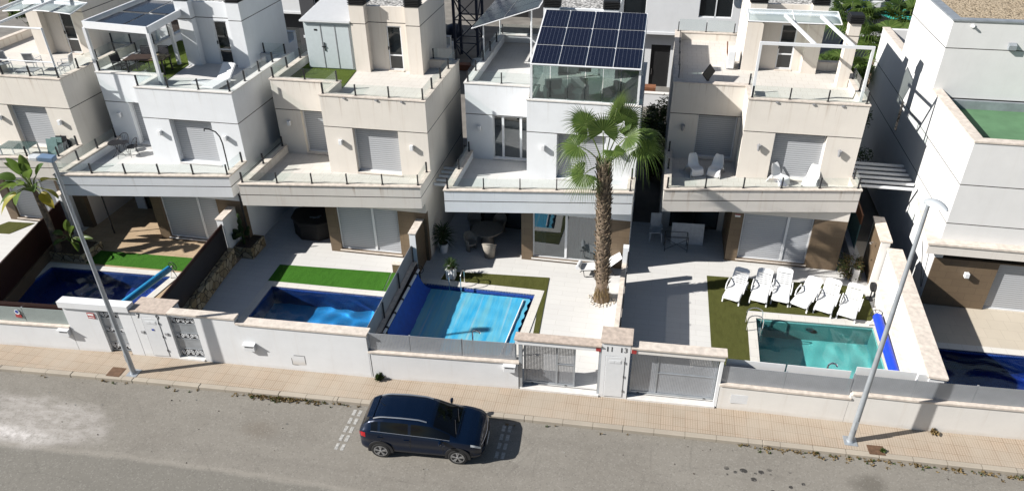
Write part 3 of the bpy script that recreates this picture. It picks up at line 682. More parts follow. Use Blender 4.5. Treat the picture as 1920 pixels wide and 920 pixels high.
# ------------------------------------------------------------------ walls and fences between the gardens
t = thing('garden_fence', 'long dark brown mesh fence along the left side of the navy pool', 'fence', (-26.2, 22.5, 0))
P0, P1 = (-24.75, 17.9), (-26.85, 25.6)
def run(b, p0, p1, z0, z1, th, o=(0, 0)):
    d = Vector((p1[0] - p0[0], p1[1] - p0[1])).normalized(); n = Vector((-d.y, d.x)) * th / 2
    b.prism([(p0[0] - n.x - o[0], p0[1] - n.y - o[1]), (p1[0] - n.x - o[0], p1[1] - n.y - o[1]), (p1[0] + n.x - o[0], p1[1] + n.y - o[1]), (p0[0] + n.x - o[0], p0[1] + n.y - o[1])], z0, z1); return b
O = (-26.2, 22.5)
run(MB(), P0, P1, .2, .75, .2, O).build('low_wall', 'brown_tile', t)
run(MB(), P0, P1, .75, 2.0, .03, O).build('mesh_panel', 'mesh_brown', t)
run(MB(), P0, P1, 2.0, 2.04, .06, O).build('top_rail', 'dark_wood', t)
t = thing('garden_fence', 'dark mesh fence on a rubble stone base beside the deep blue pool terrace', 'fence', (-17.6, 21.5, 0)); O = (-17.6, 21.5)
P0, P1 = (-17.28, 18.5), (-17.95, 24.35)
run(MB(), P0, P1, .2, 2.0, .03, O).build('mesh_panel', 'mesh_dark', t)
run(MB(), P0, P1, 2.0, 2.16, .05, O).build('top_rail', 'mesh_brown', t)
run(MB(), (P0[0] + .17, P0[1]), (P1[0] + .17, P1[1]), .2, .95, .26, O).build('stone_base', 'stone', t)
for k in range(5):
    a = k / 4; px, py = lerp(P0[0], P1[0], a), lerp(P0[1], P1[1], a)
    MB().box(-.03, .03, -.03, .03, .2, 2.1).build('fence_post', 'dark_metal', t, (px - O[0] - .05, py - O[1], 0))
t = thing('stone_planter', 'low rubble stone planter holding the cactus', 'planter', (-17.45, 25.1, 0))
b = MB(); b.box(-.42, .45, -.45, .75, .2, .78); b.build('planter_wall', 'stone', t); b = MB(); b.box(-.34, .37, -.37, .67, .7, .79); b.build('soil', 'soil', t)
def stub(name, label, x0, x1, y0, y1, z, rz=0, mat='garden_wall', cmat='coping', brown=None):
    t = thing(name, label, 'wall', (x0, y0, 0), rz)
    MB().box(0, x1 - x0, 0, y1 - y0, .1, z).build('wall', mat, t)
    MB().box(-.03, x1 - x0 + .03, -.03, y1 - y0 + .03, z, z + .05).build('wall_coping', cmat, t)
    if brown: MB().box(x1 - x0 + .001, x1 - x0 + .012, .02, y1 - y0, .25, z - .02).build('tile_cladding', 'brown_tile', t)
    return t
stub('side_wall', 'short white party wall with beige coping beside the cactus', -18.2, -17.9, 24.4, 26.0, 2.32, radians(2))
stub('side_wall', 'short party wall with one dark tiled face behind the covered pool', -9.55, -9.28, 24.75, 26.4, 2.32, radians(1), brown=1)
stub('side_wall', 'white party wall with beige coping behind the banana plant', -26.9, -26.6, 25.2, 26.6, 2.3, radians(2))
t = thing('glass_fence', 'grey glass panel fence on a low wall between the two blue pools', 'fence', (-9.45, 21.8, 0)); O = (-9.45, 21.8)
P0, P1 = (-9.28, 18.75), (-9.45, 24.75)
run(MB(), P0, P1, .2, .92, .22, O).build('low_wall', 'garden_wall', t)
run(MB(), P0, P1, .92, .98, .28, O).build('wall_coping', 'coping', t)
run(MB(), (P0[0] + .135, P0[1]), (P1[0] + .135, P1[1]), .2, .915, .04, O).build('dark_cladding', 'dark_wood', t)
run(MB(), (P0[0] - .06, P0[1]), (P1[0] - .06, P1[1]), .98, 1.75, .014, O).build('glass_panel', M['perf_grey'], t)
for k in range(4):
    a = k / 3 * .98 + .01; px, py = lerp(P0[0], P1[0], a), lerp(P0[1], P1[1], a)
    MB().box(-.02, .02, -.03, .03, .95, 1.72).build('fence_post', 'dark_metal', t, (px - O[0] + .0, py - O[1], 0))
t = thing('boundary_wall', 'cream boundary wall with a dark railing right of the palm', 'wall', (-.55, 22.4, 0))
MB().box(-.10, .09, -3.1, 3.0, .1, 1.40).build('wall', 'garden_wall_cream', t)
MB().box(-.13, .12, -3.1, 3.02, 1.40, 1.46).build('wall_coping', 'coping', t)
MB().box(-.13, .10, 3.03, 3.3, .1, 2.2).build('end_post', 'white_wall', t)
MB().box(.07, .085, -3.0, 2.9, 1.48, 2.12).build('mesh_panel', 'perf_gate', t)
for k in range(5): MB().box(.088, .125, -2.95 + k * 1.45 - .02, -2.95 + k * 1.45 + .02, 1.3, 2.14).build('fence_post', 'dark_metal', t)
t = thing('boundary_wall', 'tall white boundary wall with beige coping right of the teal pool', 'wall', (9.3, 19.55, 0), radians(-3.1))
MB().box(.06, .5, .02, 7.7, .1, 2.14).build('wall', 'garden_wall', t)
MB().box(-.0, .58, -.03, 7.72, 2.14, 2.22).build('wall_coping', 'coping', t)
MB().box(-.22, .058, .9, 6.9, .1, 1.1).build('plinth', 'garden_wall_cream', t)
MB().box(-.25, .06, .9, 6.92, 1.1, 1.15).build('plinth_coping', 'coping', t)
t = thing('shower_wall', 'cream wall with brown tiled shower face at the end of the tall boundary wall', 'wall', (9.48, 27.35, 0), radians(-3.1))
MB().box(.02, .35, 0, 1.95, .1, 2.42).build('wall', 'garden_wall_cream', t)
MB().box(-.05, .4, -.03, 1.98, 2.42, 2.5).build('wall_coping', 'coping', t)
MB().box(.0, .018, .12, 1.8, .25, 2.38).build('tile_cladding', 'brown_tile', t)
b = MB(); b.tube([(0, .5, 2.05), (-.22, .5, 2.08), (-.24, .5, 2.03)], .012, 6); b.cyl((-.24, .5), .06, 2.0, 2.03, 12); b.cyl((-.03, .5), .03, 1.2, 1.27); b.build('shower_head', 'chrome', t)
t = thing('side_fence', 'teal sheet fence with reed top in the passage beside the right house', 'fence', (9.15, 29.4, 0), radians(-2))
MB().box(0, .04, 0, 7, .2, 2.0).build('sheet_panel', plain('teal_sheet', (.10, .22, .22), .6), t)
MB().box(-.01, .05, 0, 7, 2.0, 2.45).build('reed_top', 'terracotta', t)
MB().box(-.25, -.02, -1.9, 6, .2, .85).build('low_wall', 'garden_wall_cream', t)
t = thing('low_wall', 'low brown tiled wall at the end of the green turf strip', 'wall', (-10.45, 24.72, 0), radians(2))
MB().box(0, .75, .02, .2, .25, .68).build('wall', 'brown_tile', t); MB().box(-.02, .77, 0, .22, .68, .72).build('wall_coping', 'coping', t)
def slats(label, x0, x1, ys, z, grp):
    t = thing('slatted_canopy', label, 'canopy', (x0, ys[0], z), 0, grp)
    for y in ys: MB().box(0, x1 - x0, y - ys[0] - .04, y - ys[0] + .04, -.05, .05).build('slat', 'white_metal', t)
slats('white slats across the passage beside the big white house', 8.38, 11.15, [30.0, 30.45, 30.9, 31.35, 31.8, 32.25], 3.55, 'slat canopies over the passages')
slats('white slats across the passage between the middle houses', -9.1, -8.12, [27.2, 27.6, 28.0, 28.4, 28.8], 3.45, 'slat canopies over the passages')

# ------------------------------------------------------------------ the row houses
def post_mesh():
    b = MB(); b.box(-.022, .022, -.035, .035, 0, .47); b.box(-.05, .05, -.05, .05, 0, .012)
    return b
def rail(t, pts, z, h=.46, gap=1.5, name='glass_balustrade', ends=True):
    """glass panels on a coping with short steel posts; pts is an open polyline in house space"""
    b = MB(); posts = []
    for p, q in zip(pts, pts[1:]):
        p, q = Vector(p), Vector(q); L = (q - p).length; d = (q - p) / L; n = max(1, round(L / gap)); nn = Vector((-d.y, d.x)) * .006
        for k in range(n):
            a = p + d * (L * k / n + .03); c = p + d * (L * (k + 1) / n - .03)
            b.prism([(a.x - nn.x, a.y - nn.y), (c.x - nn.x, c.y - nn.y), (c.x + nn.x, c.y + nn.y), (a.x + nn.x, a.y + nn.y)], z + .03, z + h)
        for k in range(n + 1):
            posts.append((p + d * (L * k / n), atan2(d.y, d.x)))
    g = b.build(name, 'glass', t); pm = None; seen = []
    for p, a in posts:
        if any((p - s).length < .1 for s in seen): continue
        seen.append(p)
        if pm is None: o = post_mesh().build('post', 'dark_metal', g); pm = o.data
        else: o = bpy.data.objects.new('post', pm); COL.objects.link(o); o.parent = g
        o.location = (p.x, p.y, z); o.rotation_euler = (0, 0, a)
    return g
def lamp_part(t, x, y, z, style=0):
    b = MB()
    if style == 0: b.box(-.07, .07, -.16, -.02, -.11, .11); b.box(-.045, .045, -.02, 0, -.05, .05)
    else: b.tube([(0, -.10, -.14), (0, -.10, .12)], [.05, .09], 10); b.beam((0, -.1, .12), (0, 0, .12), .04, .03)
    b.build('wall_lamp', 'white_metal' if style == 0 else 'grey_plastic', t, (x, y, z), bevel=.008)
def shutter(t, x0, x1, z0, z1, y, frame=True, mull=None, name='roller_shutter'):
    b = MB(); b.box(x0, x1, y, y + .04, z0, z1); s = b.build(name, 'shutter', t)
    f = MB(); f.box(x0, x0 + .05, y - .03, y - .002, z0, z1); f.box(x1 - .05, x1, y - .03, y - .002, z0, z1)
    f.box(x0 + .05, x1 - .05, y - .035, y - .002, z0, z0 + .06)
    if mull: f.box(mull - .05, mull + .05, y - .035, y - .002, z0 + .06, z1)
    f.build('shutter_guide', 'white_metal', s); return s
def sliding(t, x0, x1, z0, z1, y, mull=None, curtain=True, name='sliding_window', frame='white_metal', dark=True):
    b = MB(); w_ = .06; mull = mull or [(x0 + x1) / 2]
    b.box(x0, x0 + w_, y, y + .08, z0, z1); b.box(x1 - w_, x1, y, y + .08, z0, z1); b.box(x0 + w_, x1 - w_, y, y + .08, z0, z0 + w_); b.box(x0 + w_, x1 - w_, y, y + .08, z1 - w_, z1)
    for m_ in mull: b.box(m_ - .05, m_ + .05, y - .01, y + .07, z0 + w_, z1 - w_)
    f = b.build(name, frame, t)
    MB().box(x0 + w_, x1 - w_, y + .03, y + .036, z0 + w_, z1 - w_).build('pane', 'window_glass' if curtain or not dark else 'window_glass', f)
    if curtain:
        for a, c in ((x0 + .1, x0 + .55), (mull[0] + .12, x1 - .1)):
            n = int((c - a) / .035); P = [[(lerp(a, c, k / n), y + .22 + .045 * sin(k * 1.9) + .02 * sin(k * .7), z) for k in range(n + 1)] for z in (z0 + .02, z1)]
            MB().grid(P).build('curtain', 'curtain', f)
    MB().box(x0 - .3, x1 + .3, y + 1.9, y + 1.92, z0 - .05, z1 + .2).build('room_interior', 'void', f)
    MB().box(x0 - .3, x1 + .3, y + .25, y + 1.9, z0 - .06, z0 - .02).build('room_floor', 'terrace_tile', f)
    return f

def house(X, Y, col, label, yL, yR, xe=0.0, recess='shutter', ground='shutter', mull=-2.3, tower_y=4.1, rear=9.0, rrear=5.4, lampstyle=0, wallx=None, roof_turf=None):
    t = thing('row_house', label, 'house', (X, Y, 0), 0, 'row houses with roof terraces')
    W, S, T = M[col + '_wall'], M[col + '_slab'], M[col + '_tower']; FL = 'terrace_tile' if col == 'white' else 'terrace_cream'
    CP = 'coping_white' if col == 'white' else 'coping'
    gf = -(Y - Y / 1.04)
    b = MB()
    b.facade(-4.6, 0, 3.75, 7.28, 0, .25, [(-3.33, -1.3, 3.85, 5.9)])
    b.box(-.25, 0, .25, rrear, .25, 7.28)
    b.box(-4.6, -4.35, .25, 1.5, 3.75, 7.28)
    b.facade(-7.6, -4.35, 3.75, 7.28, 1.5, 1.75, [(-6.4, -4.72, 3.85, 5.9)])
    b.box(-7.6, -7.35, 1.75, rear, .25, 7.28)
    b.box(-1.6, -.25, rrear - .25, rrear, .25, 7.28); b.box(-1.6, -1.35, rrear, rear - .25, .25, 6.93); b.box(-7.35, -1.35, rear - .25, rear, .25, 7.28)
    b.box(-.25, 0, gf + .25, .25, .25, 3.15)
    b.box(-4.65, 0, gf + .003, gf + .25, 2.67, 3.15)
    b.facade(-7.6, -4.45, .25, 3.15, 1.4, 1.6, [(-7.1, -4.9, .25, 2.5)])
    b.box(-7.6, -7.35, 1.6, 1.75, .25, 3.15)
    b.build('wall', W, t)
    # floors
    f = MB(); f.box(-4.35, -.25, .25, rrear - .25, 6.82, 6.93); f.build('roof_terrace_floor', FL, t)
    f = MB(); f.box(-7.35, -4.35, 1.75, rear - .25, 6.82, 6.93); f.build('roof_terrace_floor', FL, t)
    # balcony
    fx, fy = (-7.6, yL), (xe, yR); d = Vector((fy[0] - fx[0], fy[1] - fx[1])).normalized(); n = Vector((-d.y, d.x)) * .24
    b = MB(); b.prism([fx, fy, (xe, -.003) if xe > 0 else (0, .25), (0, .25), (-.25, .25), (-.25, 1.5), (-7.6, 1.5)] if xe > 0 else [fx, fy, (0, .25), (-.25, .25), (-.25, 1.5), (-7.6, 1.5)], 3.15, 3.75)
    ax, ay = (fx[0], fx[1]), (fy[0], fy[1]); bx, by = (fx[0] + .0, fx[1] + n.y + .03), (fy[0], fy[1] + n.y)
    b.prism([ax, ay, by, bx], 3.75, 4.13)
    b.box(-7.6, -7.36, bx[1], 1.5, 3.75, 4.13)
    b.box(xe - .24, xe, by[1], -.003, 3.75, 4.13)
    sl_ = b.build('balcony', S, t)
    c = MB(); o = .035
    c.prism([(ax[0] - o, ax[1] - o), (ay[0] + o, ay[1] - o), (by[0] + o, by[1] + .04), (bx[0] - o, bx[1] + .04)], 4.131, 4.185)
    c.box(-7.635, -7.33, bx[1] + .041, 1.47, 4.131, 4.185); c.box(xe - .27, xe + .035, by[1] + .041, -.004, 4.131, 4.185)
    c.build('coping', 'coping', sl_)
    fl = MB(); fl.prism([(-7.36, bx[1] + .05), (xe - .24, by[1]), (xe - .24, -.003), (-4.6, -.003), (-4.6, 1.497), (-7.36, 1.497)], 3.751, 3.772); fl.build('balcony_floor', FL, t)
    rp = [(-7.48, 1.3), (-7.48, bx[1] - .12), (xe - .12, by[1] - .12), (xe - .12, -.15)]
    rail(t, rp, 4.185)
    # parapet coping
    c = MB()
    c.box(-4.63, .03, -.03, .28, 7.28, 7.33); c.box(-.28, .03, .28, rrear + .03, 7.28, 7.33); c.box(-4.63, -4.32, .28, 1.47, 7.28, 7.33); c.box(-7.63, -4.32, 1.47, 1.78, 7.28, 7.33)
    c.box(-7.63, -7.32, 1.78, rear + .03, 7.28, 7.33); c.box(-1.35, -.28, rrear - .28, rrear + .03, 7.28, 7.33); c.box(-7.32, -1.35, rear - .28, rear + .03, 7.28, 7.33)
    c.build('parapet_coping', CP, t)
    # openings
    shutter(t, -3.33, -1.3, 3.85, 5.9, .235)
    MB().box(-3.36, -1.27, -.02, .18, 3.80, 3.848).build('window_sill', CP, t)
    if recess == 'shutter': shutter(t, -6.4, -4.72, 3.85, 5.9, 1.735)
    else: sliding(t, -6.4, -4.72, 3.85, 5.9, 1.58, [-5.95, -5.15], False, 'balcony_door')
    MB().box(-6.43, -4.65, 1.46, 1.68, 3.80, 3.848).build('window_sill', CP, t)
    bt = MB(); bt.facade(-4.65, 0, .25, 2.67, gf, gf + .25, [(-4.15, -1.3, .4, 2.67)]); bt.box(-4.65, -4.452, gf + .25, 1.4, .25, 3.15); bt.build('tile_cladding', 'brown_tile', t)
    MB().box(-4.2, -1.25, gf - .06, gf + .2, .36, .398).build('window_sill', CP, t)
    if ground == 'shutter': shutter(t, -4.15, -1.3, .4, 2.67, gf + .14, True, mull)
    else: sliding(t, -4.15, -1.3, .4, 2.67, gf + .1, [mull], True)
    sliding(t, -7.1, -4.9, .25, 2.5, 1.45, None, False, 'porch_door', 'dark_metal')
    for (x, y, z) in ((-3.9, 0, 5.26), (-.72, 0, 5.24), (-7.0, 1.5, 5.3)): lamp_part(t, x, y, z, lampstyle)
    # stair tower
    ty = tower_y; tw = MB()
    tw.box(-4.6, -3.9, ty, ty + .5, 6.93, 9.95); tw.box(-2.0, -1.35, ty, ty + .5, 6.93, 9.95)
    tw.facade(-3.9, -2.0, 6.93, 9.85, ty + .36, ty + .5, [(-3.08, -2.38, 6.95, 9.0)])
    tw.box(-4.6, -4.4, ty + .5, rear - .9, 6.93, 9.95); tw.box(-1.55, -1.35, ty + .5, rear - .9, 6.93, 9.95); tw.box(-4.4, -1.55, rear - 1.1, rear - .9, 6.93, 9.95)
    tp = tw.build('stair_tower', T, t)
    MB().box(-4.4, -1.55, ty + .5, rear - 1.1, 9.6, 9.78).build('pebble_roof', 'gravel_white', tp)
    for x0, x1 in ((-4.6, -3.9), (-2.0, -1.35)):
        c = MB(); c.box(x0 + .04, x1 - .04, ty + .04, ty + .46, 9.95, 10.3)
        for k in range(5): c.box(x0 - .03, x1 + .03, ty - .03, ty + .53, 9.97 + k * .07, 9.995 + k * .07)
        c.build('chimney_cap', 'black', tp)
    d = MB(); x0, x1, z0, z1, yy = -3.08, -2.38, 6.95, 9.0, ty + .40
    d.box(x0, x0 + .06, yy, yy + .08, z0, z1); d.box(x1 - .06, x1, yy, yy + .08, z0, z1); d.box(x0 + .06, x1 - .06, yy, yy + .08, z1 - .06, z1); d.box(x0 + .06, x1 - .06, yy, yy + .08, z0, z0 + .08); d.box(x0 + .06, x1 - .06, yy, yy + .08, 7.62, 7.68)
    dd = d.build('terrace_door', 'white_metal', tp)
    MB().box(x0 + .06, x1 - .06, yy + .03, yy + .036, z0 + .08, z1 - .06).build('door_glass', 'dark_glass', dd)
    h = MB(); h.box(x0 + .01, x0 + .05, yy - .04, yy, 7.9, 8.05); h.beam((x0 + .03, yy - .04, 8.0), (x0 + .14, yy - .04, 8.0), .02, .02); h.build('handle', 'black', dd)
    MB().box(-3.1, -2.36, ty + .2, ty + .36, 6.93, 6.965).build('door_step', CP, tp)
    return t
HX = {0: (-26.05, 26.9), 1: (-17.51, 26.57), 2: (-9.14, 26.99), 3: (-.5, 27.87), 4: (8.33, 29.43)}
h0 = house(*HX[0], 'cream', 'cream house with a curved white awning at the left edge', -2.6, -1.5, mull=-2.3)
h1 = house(*HX[1], 'white', 'white house with a white box pergola on its roof terrace', -2.68, -1.53, mull=-2.3)
h2 = house(*HX[2], 'cream', 'cream house behind the open deep blue pool, pale shed on its roof', -2.54, -1.48, mull=-2.5)
h3 = house(*HX[3], 'white', 'white house with solar panels over a glass room on its roof', -2.46, -1.35, recess='glass', ground='glass', mull=-2.7)
h4 = house(*HX[4], 'cream', 'cream house behind the teal pool, bare white frame on its roof', -2.42, -1.13, xe=.18, mull=-2.3, lampstyle=1, tower_y=4.6, rear=9.3)
# roof rails
Z7 = 7.33
for t in (h1, h2): rail(t, [(-7.47, 8.5), (-7.47, 1.62), (-4.47, 1.62), (-4.47, .12), (-.12, .12), (-.12, 5.3), (-1.2, 5.3)], Z7, .48, 1.45)
rail(h0, [(-7.47, 1.62), (-4.47, 1.62), (-4.47, .12), (-.12, .12), (-.12, 5.3), (-1.2, 5.3)], Z7, .48, 1.45)
rail(h3, [(-4.6, 8.87), (-7.47, 8.87), (-7.47, 1.62), (-4.5, 1.62)], Z7, .48, 1.45)
rail(h4, [(-4.7, 9.15), (-7.47, 9.15)], Z7, .6, 1.6)
rail(h4, [(-4.47, 1.62), (-4.47, .12), (-.12, .12), (-.12, 3.0)], Z7, .5, 1.5)

# --- far left house: curved awning, white tube frame, roof furniture
def P(t, name, b, mat, **k): return b.build(name, mat, t, **k)
def awning(t, x0, x1, y1, z, curve):
    n = 10; Pp = []
    for k in range(n + 1):
        a = k / n; x = lerp(x0, x1, a); Pp.append([(x, y1 - 1.25, z + curve * sin(pi * a) - .12), (x, y1, z + curve * sin(pi * a) + .08)])
    a = MB().grid(Pp).build('awning', 'awning_glass', t, solid=.015)
    f = MB(); f.tube([Pp[k][0] for k in range(n + 1)], .028, 6); f.tube([Pp[k][1] for k in range(n + 1)], .028, 6)
    for k in (0, n // 2, n): f.tube([Pp[k][0], Pp[k][1]], .025, 6)
    f.build('awning_frame', 'white_metal', a)
awning(h0, -4.55, -.9, 4.1, 9.5, .10)
b = MB()
b.tube([(-.28, .3, Z7), (-.28, .3, 9.45)], .045, 8); b.tube([(-.28, .3, 9.45), (-4.6, .3, 9.45)], .045, 8); b.tube([(-4.5, .3, 7.95), (-.28, .3, 7.95)], .03, 8); b.tube([(-4.5, .3, Z7), (-4.5, .3, 9.45)], .045, 8)
for x in (-3.8, -2.2): b.beam((x - .5, .3, 9.5), (x + .2, 4.1, 9.9), .09, .09)
b.build('awning_support', 'white_metal', h0)
awning(h4, -4.7, -.95, 4.6, 9.62, .0)
b = MB()
for x in (-4.45, -.32): b.box(x - .05, x + .05, .28, .38, 6.93, 9.42)
b.box(-4.5, -.27, .28, .38, 9.42, 9.53)
for x0, x1 in ((-2.35, -3.35), (-.95, -1.9)): b.beam((x0 - .1, .36, 9.5), (x1 + .1, 3.55, 9.75), .1, .1)
b.build('awning_support', 'white_metal', h4)
# --- chimney stack of the right house
b = MB(); b.box(-.72, -.28, 3.0, 3.5, 6.93, 9.65); ch = b.build('chimney', 'cream_tower', h4)
b = MB(); b.box(-.76, -.24, 2.96, 3.54, 9.65, 10.0)
for k in range(4): b.box(-.8, -.2, 2.92, 3.58, 9.68 + k * .08, 9.7 + k * .08)
b.build('chimney_cap', 'black', ch)
# ladder brackets and cables on the left wall of the right house
b = MB()
for k in range(4): b.tube([(-7.4, 2.0 + k * 1.7, Z7), (-7.4, 2.0 + k * 1.7, 7.95)], .02, 5)
for z in (7.55, 7.85): b.tube([(-7.4, 2.0, z), (-7.4, 7.1, z)], .012, 5)
b.build('cable_rail', 'dark_metal', h4)
# --- balcony shower arm of the white house with the pergola
b = MB(); b.tube([(-.45, -.75, 3.77), (-.45, -.75, 5.3), (-.5, -.76, 5.62), (-.62, -.8, 5.85), (-.85, -.86, 5.98), (-1.05, -.9, 6.0), (-1.07, -.9, 5.9)], .028, 8); b.cyl((-.45, -.75), .1, 3.77, 3.8, 12)
tag(b.build('garden_shower', 'black', None, loc=(*HX[1], 0)), 'black arched outdoor shower on the balcony of the white house with the pergola', 'shower')
b = MB(); b.tube([(-.02, -1.12, 3.1), (.02, -1.14, 3.0), (.03, -1.14, .26)], .04, 8); b.build('drainpipe', 'black', h1)
b = MB(); b.tube([(-7.2, -1.0, 3.1), (-7.2, -1.0, .26)], .035, 8); b.build('drainpipe', 'black', h1)
for hh in (h2, h4):
    for xx in (-3.5, -2.1, -1.0):
        MB().box(xx - .05, xx + .05, -.05, -.002, 7.20, 7.262).build('drain_spout', 'grey_plastic', hh)
# --- white pergola
t = thing('roof_pergola', 'white box pergola with dark roof panels on the roof terrace of the white house', 'pergola', (*HX[1], 0))
A, B, C_, D = (-7.55, 1.62), (-4.1, 1.2), (-4.35, 4.05), (-7.55, 6.3)
for p, zb in ((A, Z7), (B, 6.93), (D, Z7)): MB().box(p[0] - .07, p[0] + .07, p[1] - .07, p[1] + .07, zb, 9.3).build('post', 'white_metal', t)
MB().box(-5.15, -5.01, 4.0, 4.14, 6.93, 9.3).build('post', 'white_metal', t)
f = MB()
for p, q in ((A, B), (B, C_), (A, D), (D, (-4.7, 6.2)), ((-4.35, 4.0), (-5.0, 6.2))): f.beam((*p, 9.42), (*q, 9.42), .09, .3)
f.build('roof_frame', 'white_metal', t)
q = lambda u, v: (lerp(lerp(A[0], B[0], u), lerp(D[0], -4.7, u), v), lerp(lerp(A[1], B[1], u), lerp(D[1], 6.2, u), v))
for i in range(2):
    for j in range(2):
        u0, u1, v0, v1 = .05 + i * .48, .5 + i * .45, .04 + j * .5, .48 + j * .48
        MB().prism([q(u0, v0), q(u1, v0), q(u1, v1), q(u0, v1)], 9.36, 9.39).build('roof_panel', 'solar', t)
# --- shed on the cream roof
t = thing('garden_shed', 'pale blue metal shed with ribbed roof on the roof terrace of the cream house', 'shed', (*HX[2], 0))
M['shed'] = plain('shed_sheet', (.62, .68, .70), .5, .1, var=.04)
MB().box(-6.95, -4.66, 4.2, 6.6, 6.955, 9.2).build('shed_body', 'shed', t)
b = MB(); n = 26
for k in range(n):
    y0, y1 = 4.05 + k * 2.6 / n, 4.05 + (k + .72) * 2.6 / n
    b.add([(-7.05, y0, 9.22 + (y0 - 4.05) * .12), (-4.64, y0, 9.22 + (y0 - 4.05) * .12), (-4.64, y1, 9.22 + (y1 - 4.05) * .12), (-7.05, y1, 9.22 + (y1 - 4.05) * .12)], [(0, 1, 2, 3)])
b.prism([(-7.06, 4.04), (-4.63, 4.04), (-4.63, 6.7), (-7.06, 6.7)], lambda x, y: 9.15 + (y - 4.05) * .12, lambda x, y: 9.205 + (y - 4.05) * .12)
b.build('shed_roof', 'white_metal', t)
b = MB()
for k in range(6): b.box(-7.075, -7.062, 4.15 + k * .42, 4.35 + k * .42, 9.19 + k * .05, 9.25 + k * .05)
b.build('roof_clip', 'black', t)
for x0, x1 in ((-6.9, -6.1), (-6.08, -5.4), (-5.38, -4.72)):
    d = MB().box(x0, x1, 4.165, 4.198, 7.0, 9.0).build('shed_door', 'shed', t)
    e = MB(); e.box(x1 - .05, x1 - .02, 4.155, 4.164, 7.02, 8.98)
    e.build('door_seam', 'grey_plastic', d)
d = MB(); d.box(-6.16, -5.98, 4.12, 4.164, 7.98, 8.02); d.box(-6.05, -6.02, 4.13, 4.164, 7.8, 8.2); d.build('shed_handle', 'dark_metal', t)
MB().box(-6.45, -6.3, 4.155, 4.164, 8.72, 8.8).build('shed_vent', 'black', t)
def rturf(poly, H, label): turf('turf_mat', [(x + HX[H][0], y + HX[H][1]) for x, y in poly], 'turf_roof', label, 6.93)
rturf([(-7.33, 1.77), (-4.37, 1.77), (-4.62, 4.05), (-4.65, 6.9), (-7.33, 6.9)], 2, 'green turf mat under the shed on the cream roof')
rturf([(-7.33, 1.77), (-4.37, 1.77), (-4.62, 4.2), (-4.65, 7.6), (-7.33, 7.6)], 1, 'green turf mat under the white pergola')
# --- glass room and solar arrays on the white house
def solar(t, n, m, p0, ux, uy):
    ux, uy = Vector(ux), Vector(uy); w_, h_ = ux.length / n, uy.length / m; ex, ey = ux.normalized(), uy.normalized(); ez = ex.cross(ey)
    mat = Matrix((ex, ey, ez)).transposed()
    f = MB()
    fo = f.box(-.03, ux.length + .03, -.03, uy.length + .03, -.05, -.02).build('panel_frame', 'white_metal', t, p0, mat.to_euler())
    pm = MB().box(.03, w_ - .03, .03, h_ - .03, -.019, .012).build('solar_panel', 'solar', fo)
    for i in range(n):
        for j in range(m):
            o = pm if (i, j) == (0, 0) else bpy.data.objects.new('solar_panel', pm.data)
            if o is not pm: COL.objects.link(o); o.parent = fo
            o.location = (i * w_, j * h_, 0)
    return fo
t = thing('glass_room', 'frameless glass room under twelve solar panels on the white roof', 'glass room', (*HX[3], 0))
solar(t, 4, 3, (-4.42, -.1, 8.86), (4.28, 0, .0), (0.0, 3.75, 1.12))
g = MB()
for k in range(6):
    x0 = -4.36 + k * .70; g.box(x0 + .012, x0 + .69, .06 + .02 * (k % 2), .075 + .02 * (k % 2), 7.36, 8.74)
g.box(-4.47, -4.46, .15, 3.3, 7.36, 8.8); g.box(-.14, -.13, .15, 5.0, 7.36, 8.8)
g.build('glass_wall', 'glass_green', t)
f = MB(); f.box(-4.45, -.1, .04, .12, 7.332, 7.362); f.box(-4.45, -.1, .03, .13, 8.74, 8.84)
for x in (-4.42, -.14): f.box(x - .045, x + .045, .03, .13, 7.362, 8.74)
for x in (-4.42, -.14): f.beam((x, 3.5, 6.93), (x, 3.5, 9.9), .08, .08)
f.build('room_frame', 'white_metal', t)
t = thing('solar_array', 'tilted solar array on white posts over the left part of the white roof', 'solar panels', (*HX[3], 0))
solar(t, 2, 4, (-8.05, 4.85, 8.72), (3.1, 0, 1.05), (0, 5.2, 0))
for y in (5.05, 8.7): MB().tube([(-7.55, y, Z7), (-7.55, y, 8.86)], .04, 8).build('post', 'white_metal', t)
for y in (5.05, 8.7): MB().tube([(-5.3, y, 6.93), (-5.3, y, 9.6)], .04, 8).build('post', 'white_metal', t)
rail(h3, [(-4.47, .14), (-.2, .14)], 7.335, .05, 1.45, 'glass_clamp')
# --- aircon, dish and small roof things on the right cream house
t = thing('air_conditioner', 'white air conditioner with a grille on the roof terrace of the right cream house', 'air conditioner', (HX[4][0] - 5.05, HX[4][1] + 5.0, 6.93), radians(86))
b = MB(); b.box(-.42, .42, -.16, .16, .06, .85); b.build('case', 'white_metal', t, bevel=.02)
b = MB(); b.tube([(.1, -.165, .46), (.1, -.175, .46)], .28, 20); b.build('fan_grille', 'grey_plastic', t)
b = MB()
for k in (-.3, .3): b.box(k - .04, k + .04, -.16, .16, 0, .06)
b.build('foot', 'grey_plastic', t)
b = MB(); b.tube([(.45, .1, .2), (.6, .2, .5), (.55, .25, 1.0)], .03, 6); b.tube([(.45, .05, .2), (.7, .15, .3), (.62, .25, 1.0)], .02, 6); b.build('refrigerant_pipe', 'terracotta', t)
t = thing('flat_dish', 'black flat antenna on a mast lying at the edge of the right cream roof', 'antenna', (HX[4][0] - 6.15, HX[4][1] + 2.2, 6.93), radians(20))
b = MB(); b.box(-.3, .3, -.02, .02, -.25, .25); b.build('antenna_plate', 'black', t, (0, 0, .62), (radians(-12), radians(-38), radians(30)), bevel=.02)
b = MB(); b.tube([(0, .02, .55), (.1, .1, .2), (.12, .1, 0)], .025, 6); b.tube([(.12, .1, .15), (-.2, -.1, 0)], .02, 6); b.build('antenna_foot', 'black', t)

